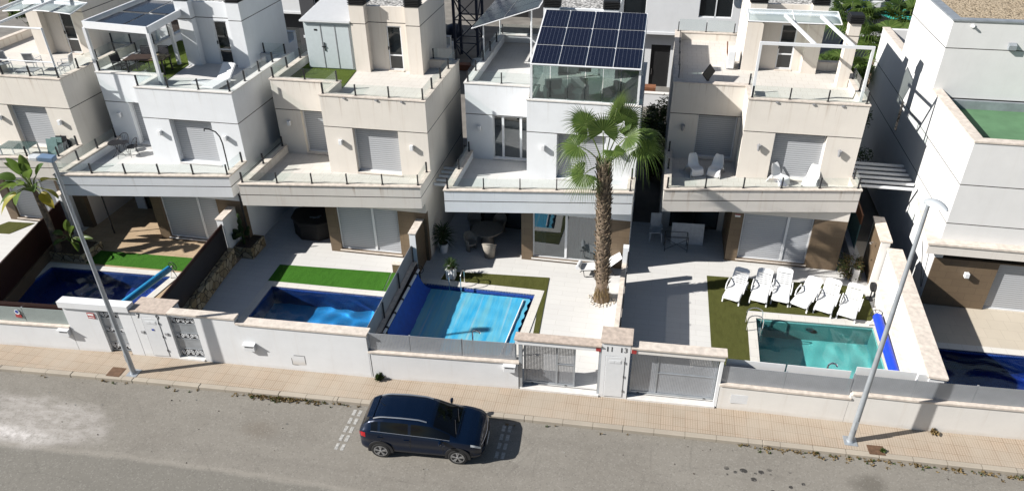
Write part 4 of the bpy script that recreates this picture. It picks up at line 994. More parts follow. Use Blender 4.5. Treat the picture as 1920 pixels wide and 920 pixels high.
# ------------------------------------------------------------------ the big white house at the right
t = thing('corner_house', 'big plain white house with a green roof terrace at the right edge', 'house', (11.2, 26.45, 0)); W = M['big_wall']; R = 14
b = MB()
b.facade(0, R, 2.75, 7.28, 0, .3); b.box(0, .3, .3, 5.3, .25, 7.28); b.box(0, .3, 0.02, .3, .25, 2.75)
b.facade(.3, R, 7.0, 10.1, 5.3, 5.6); b.box(0, .3, 5.3, 10.4, .25, 10.1); b.box(.3, R, 10.1, 10.4, .25, 10.1); b.box(R - .3, R, 5.6, 10.1, .25, 10.1)
b.box(0, .3, 10.4, 14.4, .25, 7.28); b.box(.3, R, 14.1, 14.4, .25, 7.28)
b.build('wall', W, t)
c = MB(); c.box(-.03, R, -.03, .33, 7.28, 7.34); c.box(-.03, .36, .33, 5.3, 7.28, 7.34); c.build('parapet_coping', 'coping', t)
MB().box(-.03, .33, 10.4, 14.4, 7.28, 7.34).build('parapet_coping', 'coping', t)
c = MB(); c.box(-.04, R, 5.26, 5.62, 10.1, 10.16); c.box(-.04, .34, 5.62, 10.4, 10.1, 10.16); c.box(.34, R, 10.1, 10.44, 10.1, 10.16); c.build('roof_edge', 'galv', t)
MB().box(.3, R, .3, 5.3, 6.5, 6.6).build('green_terrace_floor', 'roof_green', t)
MB().box(.3, R, 5.15, 5.298, 6.6, 6.95).build('terrace_skirting', 'galv', t)
MB().box(.3, R, 5.6, 10.1, 9.95, 10.06).build('gravel_roof', 'gravel_tan', t)
MB().box(.3, R, 10.4, 14.1, 6.5, 6.6).build('rear_terrace_floor', 'terrace_tile', t)
s = MB(); s.prism([(-.5, -.38), (R, -.38), (R, -.003), (-.003, -.003), (-.003, 3.3)], 2.83, 3.22); s.build('canopy_slab', 'cream_slab', t)
s = MB(); s.prism([(-.54, -.42), (R, -.42), (R, -.003), (-.003, -.003), (-.003, 3.4)], 3.22, 3.30); s.build('canopy_coping', 'coping', t)
bt = MB(); bt.facade(.02, R, .25, 2.45, .0, .25, [(2.35, 6.0, .25, 2.4)]); bt.build('tile_cladding', 'brown_tile', t)
shutter(t, 2.35, 6.0, .25, 2.4, .14)
b = MB(); b.box(-.08, .08, -.2, -.02, -.1, .1); b.build('wall_lamp', 'white_metal', t, (1.3, 0, 1.85), bevel=.01)
b = MB(); b.prism([(-.14, -.16), (.14, -.16), (.14, 0), (-.14, 0)], lambda x, y: -.12, lambda x, y: .14 + .5 * y); b.build('wall_lamp', 'galv', t, (2.35, 5.3, 9.2))
b = MB(); b.tube([(0, 0, 0), (0, -.12, 0)], .045, 10); b.tube([(0, -.12, 0), (0, -.14, 0)], [.045, .02], 10); b.tube([(0, 0, 0), (0, -.03, 0)], .08, 12); b.build('security_camera', 'white_plastic', t, (.75, 5.3, 9.92))
MB().box(-.006, .002, 8.2, 8.5, 4.2, 5.6).build('slit_window', 'dark_glass', t)
b = MB(); b.tube([(-.02, .25, .9), (-.02, 1.5, 2.4)], .012, 5); b.tube([(-.02, .2, .9), (-.02, .55, 2.4)], .01, 5); b.build('brace_rod', 'dark_metal', t)

# ------------------------------------------------------------------ street lamps
def street_lamp(x, y, label, H, hdir, flip):
    t = thing('street_lamp', label, 'street lamp', (x, y, .13), 0, 'street lamps on the pavement')
    b = MB(); b.tube([(0, 0, 0), (0, 0, .5), (0, 0, H)], [.095, .09, .05], 14); b.build('pole', 'galv', t)
    b = MB(); b.box(-.2, .2, -.2, .2, 0, .015); b.lathe([(.12, .015), (.1, .08)]); b.build('base_plate', 'galv', t)
    b = MB(); b.box(-.05, .05, -.1, -.085, .6, .95); b.build('service_door', 'galv', t)
    return t
def lamp_head(t, H, ang, L, W_, flat):
    b = MB(); P = []
    n = 12
    for i in range(n + 1):
        a = i / n; r = []
        wd = W_ * (sin(pi * (a * .92 + .06)) ** .6); hh = .16 * (sin(pi * (a * .9 + .08)) ** .7)
        for j in range(13):
            th = pi * j / 12; r.append((a * L - .12, cos(th) * wd * .5, sin(th) * hh))
        P.append(r)
    b.grid(P)
    b.add([q for r in P for q in (r[0], r[-1])], [(2 * i, 2 * i + 1, 2 * i + 3, 2 * i + 2) for i in range(n)])
    b.tube([(-.12, 0, -.02), (.05, 0, .0)], .06, 10)
    h = b.build('lamp_head', flat, t, (0, 0, H), (radians(0), radians(-6), ang), sharp=50)
    return h
M['lamp_grey'] = plain('lamp_housing', (.50, .53, .55), .4, .2, var=.05)
M['lamp_lens'] = plain('lamp_lens', (.72, .74, .74), .25)
t = street_lamp(7.21, 18.37, 'tall grey street lamp with an oval head at the right', 8.75, 0, 1)
lamp_head(t, 8.75, radians(-62), .72, .34, 'lamp_grey')
t = street_lamp(-17.74, 17.02, 'tall grey street lamp with a boxy blue-grey head at the left', 8.55, 0, 1)
M['lamp_blue'] = plain('lamp_housing_blue', (.23, .33, .47), .35, .1, var=.05)
h = MB(); h.prism([(-.08, -.13), (.36, -.15), (.36, .15), (-.08, .13)], -.02, lambda x, y: .15 - .05 * x); h.build('lamp_head', 'lamp_blue', t, (0, 0, 8.55), (0, radians(-10), radians(192)), bevel=.025, seg=2)
h = MB(); h.prism([(.37, -.15), (.62, -.14), (.70, 0), (.62, .14), (.37, .15)], -.03, lambda x, y: .14 - .09 * x); h.build('lens', 'lamp_lens', t, (0, 0, 8.55), (0, radians(-10), radians(192)), bevel=.02)

# ------------------------------------------------------------------ the car
def make_car():
    t = thing('parked_car', 'dark blue hatchback parked at the kerb with silver roof rails', 'car', (-6.27, 15.98, 0), radians(4.0))
    def qp(name, c, r, m=.0, **k): M[name] = plain(name, c, r, m, var=.03, **k)
    M['car_paint'] = (lambda q: q.done(q.bsdf((.0015, .008, .026), .25, .3, .3, None, Coat_Weight=.6, Coat_Roughness=.04)))(N('car_paint_blue'))
    M['car_glass'] = (lambda q: q.done(q.bsdf((.003, .004, .006), .03, 0, .35)))(N('car_glass'))
    qp('tyre', (.02, .02, .02), .85); qp('rim', (.55, .56, .58), .3, .8); qp('trim', (.018, .018, .02), .6)
    q = N('tail_light'); M['tail'] = q.done(q.bsdf((.35, .01, .015), .15, 0, .6)); qp('head', (.6, .63, .66), .12, .2)
    # stations: x, half width, z_sill, z_belt, z_roof, roof half width, tumble
    S = [(-2.09, .46, .42, .76, .78, .38), (-2.06, .64, .34, .92, .95, .48), (-1.99, .755, .28, 1.02, 1.09, .54), (-1.87, .82, .26, 1.06, 1.24, .59), (-1.70, .86, .25, 1.065, 1.37, .60),
         (-1.50, .868, .25, 1.06, 1.445, .605), (-1.2, .87, .24, 1.045, 1.495, .615), (-.6, .872, .24, 1.015, 1.52, .625), (0.0, .872, .24, .99, 1.495, .62), (.35, .872, .24, .98, 1.44, .61),
         (.62, .872, .24, .975, 1.32, .61), (.90, .872, .24, .97, 1.17, .63), (1.14, .872, .24, .96, 1.03, .67), (1.26, .872, .24, .955, .98, .70), (1.55, .862, .24, .92, .96, .68), (1.8, .83, .25, .86, .91, .62), (1.95, .77, .27, .77, .84, .55), (2.03, .67, .30, .67, .73, .45), (2.07, .54, .36, .56, .58, .38)]
    def cr(p0, p1, p2, p3, u):
        return .5 * (2 * p1 + (p2 - p0) * u + (2 * p0 - 5 * p1 + 4 * p2 - p3) * u * u + (3 * p1 - p0 - 3 * p2 + p3) * u ** 3)
    xs = []
    D = []
    for i in range(len(S) - 1):
        n = max(2, int(round((S[i + 1][0] - S[i][0]) / .045)))
        for k in range(n + (1 if i == len(S) - 2 else 0)):
            u = k / n; q = [S[max(i - 1, 0)], S[i], S[i + 1], S[min(i + 2, len(S) - 1)]]
            row = [lerp(S[i][0], S[i + 1][0], u)] + [lerp(S[i][j], S[i + 1][j], u) * .5 + cr(*[w_[j] for w_ in q], u) * .5 for j in range(1, 6)]
            D.append(row)
    def section(x, w_, zs, zb, zr, rw):
        mid = (zs + zb) / 2; g = zr - zb
        k = [(0, zs - .02), (w_ * .80, zs - .01), (w_ * .955, zs + .05), (w_ * .99, zs + .16), (w_ * .965, mid - .06), (w_, mid + .14), (w_ * .985, zb - .07), (w_ * .955, zb)]
        # glass
        e = (lerp(w_ * .955, rw, .86), zb + g * .80)
        k += [(lerp(w_ * .95, e[0], .5), lerp(zb, e[1], .5)), e, (rw * .93, zb + g * .915), (rw * .72, zb + g * .975), (rw * .38, zb + g * .995), (0, zr)]
        return k
    sub = 3; rows = []
    for r in D:
        k = section(*r); out = []
        for i in range(len(k) - 1):
            for s in range(sub):
                u = s / sub; q = [k[max(i - 1, 0)], k[i], k[i + 1], k[min(i + 2, len(k) - 1)]]
                sm = .55
                out.append(tuple(lerp(lerp(k[i][j], k[i + 1][j], u), cr(*[p[j] for p in q], u), sm) for j in (0, 1)))
        out.append(k[-1]); rows.append((r[0], out))
    body, wind, rear, blk = MB(), MB(), MB(), MB()
    GW = {(s_, k): MB() for s_ in (-1, 1) for k in range(3)}
    n = len(rows[0][1]); i_b, i_t = 7 * sub, 9 * sub; i_c = 10 * sub
    idx = {}
    def face(mb, a, c, j, sgn):
        p = [(rows[a][0], sgn * rows[a][1][j][0], rows[a][1][j][1]), (rows[c][0], sgn * rows[c][1][j][0], rows[c][1][j][1]), (rows[c][0], sgn * rows[c][1][j + 1][0], rows[c][1][j + 1][1]), (rows[a][0], sgn * rows[a][1][j + 1][0], rows[a][1][j + 1][1])]
        key = id(mb); ids = []
        for q in p:
            kk = (key, round(q[0], 4), round(q[1], 4), round(q[2], 4))
            if kk not in idx: idx[kk] = len(mb.v); mb.v.append(q)
            if idx[kk] not in ids: ids.append(idx[kk])
        if len(ids) < 3: return
        if sgn > 0: ids = ids[::-1]
        mb.f.append(tuple(ids)); mb.sm.append(True)
    for sgn in (-1, 1):
        for a in range(len(rows) - 1):
            xm = (rows[a][0] + rows[a + 1][0]) / 2
            for j in range(n - 1):
                zz = rows[a][1][j][1]; mb = body
                if i_b + 1 <= j < i_t and -1.62 < xm < 1.02 and not (-1.36 < xm < -1.30) and not (-.36 < xm < -.26): mb = GW[sgn, 0 if xm < -1.33 else 1 if xm < -.31 else 2]
                elif j >= i_t + 1 and .42 < xm < 1.20: mb = wind
                elif j >= i_t + 1 and -1.95 < xm < -1.72: mb = rear
                elif j < 2 * sub + 1: mb = blk
                face(mb, a, a + 1, j, sgn)
    for mb in (body,):
        for e in (0, len(rows) - 1):
            x = rows[e][0]; pts = [(x, -q[0], q[1]) for q in rows[e][1]] + [(x, q[0], q[1]) for q in rows[e][1][-2:0:-1]]
            mb.add(pts, [tuple(range(len(pts))) if e else tuple(range(len(pts)))[::-1]], True)
    bd = body.build('body', 'car_paint', t, sharp=60); blk.build('sill_trim', 'trim', t, sharp=60)
    for g in GW.values(): g.build('side_window', 'car_glass', t, sharp=70)
    wind.build('windscreen', 'car_glass', t, sharp=70); rear.build('rear_window', 'car_glass', t, sharp=70)
    def surf(x, j, sgn, push=0.0):
        a = min(range(len(rows)), key=lambda k: abs(rows[k][0] - x)); q = rows[a][1][j]; return Vector((rows[a][0], sgn * (q[0] + push), q[1]))
    for sgn in (-1, 1):
        # chrome window line and roof rail
        MB().tube([surf(x, i_b + 1, sgn, .006) for x in frange(-1.62, 1.02, 20)], .009, 5).build('window_trim', 'rim', t)
        pts = [surf(x, i_c + 1, sgn, .0) + Vector((0, 0, .04 * min(1, sin(pi * (x + 1.55) / 1.75) * 3))) for x in frange(-1.55, .2, 16)]
        MB().tube(pts, .024, 6).build('roof_rail', 'rim', t)
        # mirror
        b = MB(); b.lathe([(.0, -.075), (.06, -.06), (.085, 0), (.07, .055), (.0, .075)], n=12); b.v = [(p[0] * .7, p[1] * 1.25, p[2]) for p in b.v]
        b.build('wing_mirror', 'car_paint', t, (.72, sgn * .97, 1.0)); MB().beam((.74, sgn * .86, .97), (.72, sgn * .95, .97), .06, .04).build('mirror_arm', 'trim', t)
        # lights
        P = [[surf(x, j, sgn, .008) for x in frange(1.66, 1.97, 8)] for j in range(6 * sub, 7 * sub + 1)]
        MB().grid(P if sgn < 0 else [r[::-1] for r in P]).build('headlight', 'head', t)
        P = [[surf(x, j, sgn, .008) for x in frange(-2.05, -1.80, 7)] for j in range(5 * sub + 1, 7 * sub)]
        MB().grid(P if sgn < 0 else [r[::-1] for r in P]).build('tail_light', 'tail', t)
        for x in (-.42, -1.30): 
            pz = surf(x + .02, 6 * sub - 1, sgn, .016); MB().beam(pz - Vector((.09, 0, 0)), pz + Vector((.09, 0, 0)), .022, .03).build('door_handle', 'car_paint', t)
        # door gaps
        for x in (-1.28, -.31, .78):
            b = MB(); b.tube([surf(x + (.05 if j > 5 * sub else 0), j, sgn, .001) for j in range(3 * sub, 7 * sub + 1)], .005, 4); b.build('door_gap', 'black', t)
        for x in (-1.32, 1.24):
            # arch, tyre, rim
            b = MB(); pts = []
            ring = [(r, a) for a in frange(radians(-8), radians(188), 18) for r in (.345, .425)]
            vs = [(x + r * cos(a), sgn * .885, .32 + r * sin(a)) for r, a in ring] + [(x + r * cos(a), sgn * .80, .32 + r * sin(a)) for r, a in ring]
            m_ = len(ring); fs = []
            for k in range(0, m_ - 2, 2):
                fs += [(k, k + 1, k + 3, k + 2), (k + 1, m_ + k + 1, m_ + k + 3, k + 3)]
            b.add(vs, fs); b.add([(x + .345 * cos(a), sgn * .80, .32 + .345 * sin(a)) for a in frange(0, 2 * pi, 24)[:-1]], [tuple(range(23))])
            b.add([(x + .40 * cos(a), sgn * .875, .32 + .40 * sin(a)) for a in frange(radians(-10), radians(190), 20)], [tuple(range(20))])
            b.build('wheel_arch', 'trim', t)
            w = MB(); w.tube([(0, -.10, 0), (0, -.085, 0), (0, .085, 0), (0, .10, 0)], [.29, .322, .322, .29], 28); wo = w.build('wheel', 'tyre', t, (x, sgn * .79, .322), sharp=30)
            r_ = MB(); yo = sgn * .102; r_.tube([(0, yo - .004 * sgn, 0), (0, yo, 0)], [.225, .225], 24)
            MB().tube([(0, yo - .003 * sgn, 0), (0, yo + .001 * sgn, 0)], [.215, .215], 24).build('rim_shadow', 'trim', wo)
            r_ = MB()
            for k in range(5):
                a = 2 * pi * k / 5 + .3
                for dd in (-.16, .16):
                    r_.beam((.05 * cos(a), yo + .008 * sgn, .05 * sin(a)), (.21 * cos(a + dd), yo + .006 * sgn, .21 * sin(a + dd)), .034, .012, (0, 1, 0))
            r_.tube([(0, yo, 0), (0, yo + .014 * sgn, 0)], [.05, .045], 12)
            vs = [(rr * cos(2 * pi * k / 28), yo + .008 * sgn, rr * sin(2 * pi * k / 28)) for k in range(28) for rr in (.205, .228)]
            r_.add(vs, [(2 * k, 2 * k + 1, (2 * k + 3) % 56, (2 * k + 2) % 56) for k in range(28)])
            r_.build('rim', 'rim', wo)
    # front: grille, bumper, badge edge; rear: plate, spoiler
    b = MB(); P = [[(x, y, z) for y in frange(-.42, .42, 9)] for x, z in ((2.085, .62), (2.10, .52), (2.095, .44))]; b.grid(P); b.build('grille', 'trim', t)
    MB().tube([(1.99 + .085 * (1 - (y / .62) ** 2), y, .735) for y in frange(-.62, .62, 13)], .012, 5).build('grille_trim', 'rim', t)
    MB().box(2.10, 2.112, -.26, .26, .36, .46).build('number_plate', 'white_plastic', t)
    MB().box(-2.112, -2.10, -.26, .26, .66, .76).build('number_plate', 'white_plastic', t)
    b = MB(); b.prism([(-1.80, -.44), (-1.56, -.52), (-1.56, .52), (-1.80, .44)], lambda x, y: 1.40 + (x + 1.6) * .25, lambda x, y: 1.44 + (x + 1.6) * .25); b.build('spoiler', 'car_paint', t, bevel=.015, seg=2)
    b = MB()
    for y0, y1 in ((-.55, -.02), (.0, .5)): b.tube([surf(1.19, 11 * sub, 1) * 0 + Vector((1.17, y0, 1.035)), Vector((1.10, (y0 + y1) / 2, 1.085)), Vector((1.04, y1, 1.125))], .008, 4)
    b.build('wiper', 'black', t)
    MB().tube([(-1.3, 0, 1.48), (-1.45, 0, 1.64)], [.012, .005], 6).build('antenna', 'black', t)
    for y0 in (-.3,):
        b = MB(); b.box(-1.95, -1.93, -.45, .45, .97, .99); b.build('tailgate_strip', 'trim', t)
    return t
make_car().scale = (.97, .97, .97)

# ------------------------------------------------------------------ road details
def marking(x, y, n=5):
    b = MB()
    for k in range(n):
        for dx in (-.14, .06):
            y0 = y - .14 - k * .385; xo = x + dx - (y - y0) * -.01
            b.prism([(xo, y0 - .27), (xo + .115, y0 - .27), (xo + .115, y0), (xo, y0)], .003, .006)
    return tag(b.build('parking_bay_marking', 'paint'), kind='structure')
marking(-9.02, 17.02); marking(-3.82, 17.25, 4)
def manhole(x, y, w_, l, mat, label, rz=0):
    t = thing('inspection_cover', label, 'drain cover', (x, y, .13), rz)
    MB().box(-w_, w_, -l, l, -.02, .006).build('frame', mat, t); MB().box(-w_ + .03, w_ - .03, -l + .03, l - .03, .006, .010).build('lid', 'rusty', t)
M['rusty'] = plain('rusty_iron', (.15, .085, .05), .8, .2, var=.3, scale=8)
manhole(-18.42, 16.95, .27, .24, 'rusty', 'rusty square cover in the pavement beside the left street lamp', radians(3))
manhole(7.95, 18.12, .25, .2, 'rusty', 'brown square cover in the pavement beside the right street lamp', radians(3))
# gutter weeds, leaves and litter
random.seed(3)
wd = MB()
def tuft(b, x, y, z, r, n, h):
    for k in range(n):
        a = random.uniform(0, 2 * pi); d = random.uniform(.2, 1) * r; hh = h * random.uniform(.4, 1); wq = random.uniform(.006, .018)
        tx, ty = cos(a), sin(a); px, py = -ty * wq, tx * wq; ox, oy = x + random.uniform(-.3, .3) * r, y + random.uniform(-.3, .3) * r
        b.add([(ox - px, oy - py, z), (ox + px, oy + py, z), (ox + tx * d * .6 + px, oy + ty * d * .6 + py, z + hh), (ox + tx * d, oy + ty * d, z + hh * .7)], [(0, 1, 2, 3)])
wb, wg = MB(), MB()
for k in range(300):
    r = random.random()
    if r < .42: x = random.gauss(-11.6, .9)
    elif r < .9: x = random.uniform(3.6, 13)
    else: x = random.uniform(-22, 3)
    y = ky(x) - abs(random.gauss(0, .10)) - .01
    tuft(wb if random.random() < .8 else wg, x, y, 0, random.uniform(.04, .12), 7, random.uniform(.03, .12))
tag(wb.build('gutter_debris', 'dry_leaf'), 'dry leaves and dead weeds along the kerb', 'weeds', None, 'stuff')
tag(wg.build('gutter_weeds', 'bush_leaf'), 'small green weeds growing along the kerb', 'weeds', None, 'stuff')
def weed(x, y, z, r, h, n, label, mat='dark_leaf'):
    b = MB(); tuft(b, x, y, z, r, n, h); tuft(b, x, y, z, r * .6, n, h * 1.6); tag(b.build('weed', mat), label, 'weed')
weed(-8.75, wy(-8.75) - .08, .13, .22, .22, 60, 'spiky weed growing at the foot of the white wall')
weed(9.9, wy(9.9) - .06, .13, .2, .14, 40, 'dry weed at the foot of the wall right of the lamp shadow', 'dry_leaf')
weed(8.12, 18.1, .13, .12, .1, 40, 'green weed beside the square cover near the right lamp', 'bush_leaf')
lt = MB(); lw = MB()
for k in range(70):
    x = random.uniform(-23, 12); y = random.uniform(12.6, ky(x) - .2) if random.random() < .5 else ky(x) - random.uniform(.1, 1.4); s = random.uniform(.015, .045); a = random.uniform(0, pi)
    (lt if random.random() < .7 else lw).add([(x + s * cos(a), y + s * sin(a), .008), (x - s * .5 * sin(a), y + s * .5 * cos(a), .03), (x - s * cos(a), y - s * sin(a), .008), (x + s * .5 * sin(a), y - s * .5 * cos(a), .012)], [(0, 1, 2, 3)])
tag(lt.build('leaf_litter', 'soil'), 'dead leaves and scraps scattered on the road', 'litter', None, 'stuff')
tag(lw.build('paper_litter', 'paint'), 'pale stones and paper scraps on the road', 'litter', None, 'stuff')

# ------------------------------------------------------------------ sun loungers
def lounger(loc, rz, label, back=40):
    t = thing('sun_lounger', label, 'sun lounger', loc, rz, 'white sun loungers beside the teal pool')
    w_ = .31; zs = .33; hy = 1.12; ba = radians(back)
    # seat (y from 0 foot to hy), curved at the foot
    b = MB(); n = 26
    for k in range(n):
        y0 = .03 + k * (hy - .03) / n; y1 = y0 + (hy - .03) / n * .84
        z = lambda y: zs - .05 * max(0, (.25 - y) / .25) ** 2 + .02 * sin(pi * min(1, y / hy))
        ww = w_ * (1 - .25 * max(0, (.10 - y0) / .10) ** 2)
        b.add([(-ww, y0, z(y0)), (ww, y0, z(y0)), (ww, y1, z(y1)), (-ww, y1, z(y1)), (-ww, y0, z(y0) - .02), (ww, y0, z(y0) - .02), (ww, y1, z(y1) - .02), (-ww, y1, z(y1) - .02)], [(0, 1, 2, 3), (7, 6, 5, 4), (0, 4, 5, 1), (2, 6, 7, 3), (1, 5, 6, 2), (3, 7, 4, 0)])
    b.box(-w_ * .96, w_ * .96, .04, hy, zs - .035, zs - .024); b.build('seat', 'white_plastic', t)
    b = MB(); L = .78
    def bp(x, u, th=0): return (x, hy + u * cos(ba) - th * sin(ba), zs + u * sin(ba) + th * cos(ba))
    def plate(x0, x1, u0, u1): b.add([bp(x0, u0), bp(x1, u0), bp(x1, u1), bp(x0, u1), bp(x0, u0, -.025), bp(x1, u0, -.025), bp(x1, u1, -.025), bp(x0, u1, -.025)], [(0, 1, 2, 3), (7, 6, 5, 4), (0, 4, 5, 1), (2, 6, 7, 3), (1, 5, 6, 2), (3, 7, 4, 0)])
    plate(-w_, -w_ + .06, 0, L - .08); plate(w_ - .06, w_, 0, L - .08)
    plate(-w_ + .06, w_ - .06, 0, .10)
    for k in range(5): plate(-w_ + .06, w_ - .06, .125 + k * .085, .125 + k * .085 + .062)
    plate(-w_ + .06, w_ - .06, .56, L - .08)
    plate(-w_ + .03, w_ - .03, L - .08, L - .03); plate(-w_ + .10, w_ - .10, L - .03, L)
    b.build('backrest', 'white_plastic', t)
    for s in (-1, 1):
        f = MB(); f.beam((s * w_, .06, zs - .03), (s * w_, 1.5, zs - .03), .045, .06); f.build('side_rail', 'white_plastic', t)
        a = MB(); a.tube([(s * (w_ + .05), .62, zs - .03), (s * (w_ + .06), .70, zs + .17), (s * (w_ + .06), .85, zs + .21), (s * (w_ + .06), 1.2, zs + .20), (s * (w_ + .05), 1.32, zs - .02)], .026, 6); a.build('armrest', 'white_plastic', t)
        for y in (.22, 1.38): MB().beam((s * (w_ + .01), y, zs - .05), (s * (w_ + .02), y + (.05 if y > 1 else -.05), 0), .05, .055, (0, 1, 0)).build('leg', 'white_plastic', t)
    return t
LG = [((3.72, 25.0), (4.25, 26.6), 40, 'leftmost white sun lounger of the row, apart from the next one'), ((4.8, 25.08), (5.2, 26.8), 38, 'white sun lounger second from the left, beside the leftmost one'),
      ((5.66, 25.22), (6.0, 27.0), 44, 'white sun lounger third from the left, its back raised steepest'), ((6.32, 25.05), (7.1, 26.5), 30, 'white sun lounger fourth in the row, turned and lying flattest'),
      ((7.2, 24.85), (7.85, 26.5), 40, 'white sun lounger second from the right'), ((8.05, 24.66), (8.7, 26.4), 40, 'rightmost white sun lounger near the roller of the teal pool')]
for a, c, bk, lb in LG:
    lounger((a[0], a[1] - .12, .272), atan2(c[1] - a[1], c[0] - a[0]) - pi / 2, lb, bk)
# white shell chairs on the balcony
def shell_chair(loc, rz, label):
    t = thing('shell_chair', label, 'chair', loc, rz, 'white shell chairs on the balcony')
    prof = [(-.36, .02, .26), (-.345, .18, .265), (-.30, .31, .27), (-.22, .335, .27), (-.02, .29, .265), (.12, .27, .26), (.22, .31, .25), (.30, .46, .24), (.37, .62, .215), (.42, .74, .17), (.435, .77, .12)]
    P = [[(u * w_, y - .05 * abs(u) ** 2 * (1 if z > .35 else 0), z + .05 * abs(u) ** 3 * (1 if y > -.25 else .3)) for u in frange(-1, 1, 9)] for y, z, w_ in prof]
    MB().grid(P).build('seat_shell', 'white_plastic', t, solid=.02, subs=1)
    for s in (-1, 1):
        P = [[(s * .25, -.33, .20), (s * .26, -.15, .31), (s * .26, .10, .26), (s * .24, .24, .36)], [(s * .29, -.36, .10), (s * .29, -.24, .2), (s * .29, .26, .2), (s * .27, .33, .20)], [(s * .31, -.38, 0), (s * .31, -.31, 0), (s * .31, .36, 0), (s * .31, .43, 0)]]
        b = MB(); b.grid([P[0][:2], P[1][:2], P[2][:2]]); b.grid([P[0][2:], P[1][2:], P[2][2:]]); b.build('leg', 'white_plastic', t, solid=.022)
    return t
FB = 3.772
shell_chair((1.98, 29.5, FB), radians(22), 'white shell chair on the balcony, leftmost and facing right')
shell_chair((2.86, 29.55, FB), radians(-18), 'white shell chair on the balcony facing left, next to the leftmost')
shell_chair((5.45, 29.15, FB), radians(38), 'white shell chair on the balcony before the front shutter, left of the last')
shell_chair((6.75, 29.25, FB), radians(-22), 'white shell chair on the balcony at the right end of the row')

# round bistro table and chairs on the white balcony
def ring(b, c, r, z, rad=.012, n=20, a0=0, a1=2 * pi, sq=1): b.tube([(c[0] + r * cos(a), c[1] + r * sq * sin(a), z) for a in frange(a0, a1, n)], rad, 5); return b
t = thing('bistro_table', 'small round black table on the balcony of the white house with the pergola', 'table', (-24.1, 26.75, FB))
b = MB(); b.cyl((0, 0), .33, .69, .71, 24); b.build('tabletop', 'dark_metal', t)
for k in range(4):
    a = k * pi / 2 + .4; MB().tube([(.27 * cos(a), .27 * sin(a), 0), (-.04 * cos(a), -.04 * sin(a), .4), (.2 * cos(a + .6), .2 * sin(a + .6), .69)], .013, 5).build('leg', 'dark_metal', t)
def bistro_chair(loc, rz, label):
    t = thing('bistro_chair', label, 'chair', loc, rz, 'round black balcony chairs')
    b = MB(); b.cyl((0, 0), .24, .43, .445, 20); b.build('seat', 'dark_metal', t)
    b = MB(); b.tube([(.25 * cos(a), .25 * sin(a) + .05, .43 + .36 * max(0, sin(a)) ** .6) for a in frange(radians(-20), radians(200), 18)], .014, 5)
    for a in frange(radians(40), radians(140), 6): b.tube([(.23 * cos(a), .23 * sin(a), .445), (.25 * cos(a), .25 * sin(a) + .05, .43 + .36 * sin(a) ** .6)], .007, 4)
    b.build('backrest', 'dark_metal', t)
    for k in range(4):
        a = k * pi / 2 + pi / 4; MB().tube([(.18 * cos(a), .18 * sin(a), .44), (.27 * cos(a), .27 * sin(a), 0)], .012, 5).build('leg', 'dark_metal', t)
bistro_chair((-24.2, 27.35, FB), radians(5), 'round black chair behind the small balcony table')
bistro_chair((-23.5, 27.0, FB), radians(-40), 'round black chair to the right of the small balcony table')
# roof furniture under the pergola
HX1, HY1 = HX[1]; HX0, HY0 = HX[0]
t = thing('dining_table', 'dark slatted table with a pale runner under the roof pergola', 'table', (HX1 - 5.7, HY1 + 2.75, 6.955), radians(8))
b = MB()
for k in range(9): b.box(-.95, .95, -.45 + k * .1, -.36 + k * .1, .70, .73)
b.build('tabletop', 'dark_wood', t); MB().box(.25, .93, -.42, .42, .731, .742).build('table_runner', 'stone', t)
for sx in (-.85, .85):
    for sy in (-.38, .38): MB().box(sx - .03, sx + .03, sy - .03, sy + .03, 0, .70).build('leg', 'dark_metal', t)
def frame_chair(loc, rz, label, mat='dark_metal', seat='black', group='metal chairs on the roof terraces'):
    t = thing('garden_chair', label, 'chair', loc, rz, group)
    MB().box(-.24, .24, -.24, .24, .42, .45).build('seat', seat, t)
    b = MB(); b.beam((-.24, .24, .42), (-.24, .33, .92), .03, .03); b.beam((.24, .24, .42), (.24, .33, .92), .03, .03); b.beam((-.24, .33, .91), (.24, .33, .91), .03, .03)
    b.build('back_frame', mat, t); MB().add([(-.22, .25, .5), (.22, .25, .5), (.22, .315, .88), (-.22, .315, .88)], [(0, 1, 2, 3)]).build('back_mesh', 'mesh_dark' if seat == 'black' else seat, t, solid=.01)
    for sx in (-.24, .24):
        for sy in (-.24, .24): MB().box(sx - .015, sx + .015, sy - .015, sy + .015, 0, .43).build('leg', mat, t)
        b = MB(); b.beam((sx, -.24, .63), (sx, .28, .63), .035, .02); b.beam((sx, -.24, .43), (sx, -.24, .63), .025, .025); b.build('armrest', mat, t)
for k, (dx, dy, r, lb) in enumerate(((-6.85, 2.35, 80, 'black roof chair at the left end of the slatted table'), (-6.4, 3.45, 10, 'black roof chair behind the slatted table, left one'), (-5.6, 3.6, 5, 'black roof chair behind the slatted table, right one'))):
    frame_chair((HX1 + dx, HY1 + dy, 6.955), radians(r), lb)
t = thing('sun_bed', 'white upholstered sun bed with raised back on the white roof terrace', 'sun lounger', (HX1 - 1.55, HY1 + 1.0, 6.93), radians(-4))
MB().box(-.32, .32, -.3, 1.0, .10, .30).build('mattress', 'white_plastic', t, bevel=.03, seg=2)
b = MB(); b.box(-.32, .32, 0, .8, 0, .1); b.build('backrest', 'white_plastic', t, (0, 1.0, .22), (radians(38), 0, 0), bevel=.03, seg=2)
t = thing('floor_cushion', 'flat grey cushion beside the white sun bed on the roof', 'cushion', (HX1 - 2.35, HY1 + 1.75, 6.93), radians(-6))
MB().box(-.55, .35, -.25, .25, 0, .16).build('cushion', 'curtain', t, bevel=.05, seg=2)
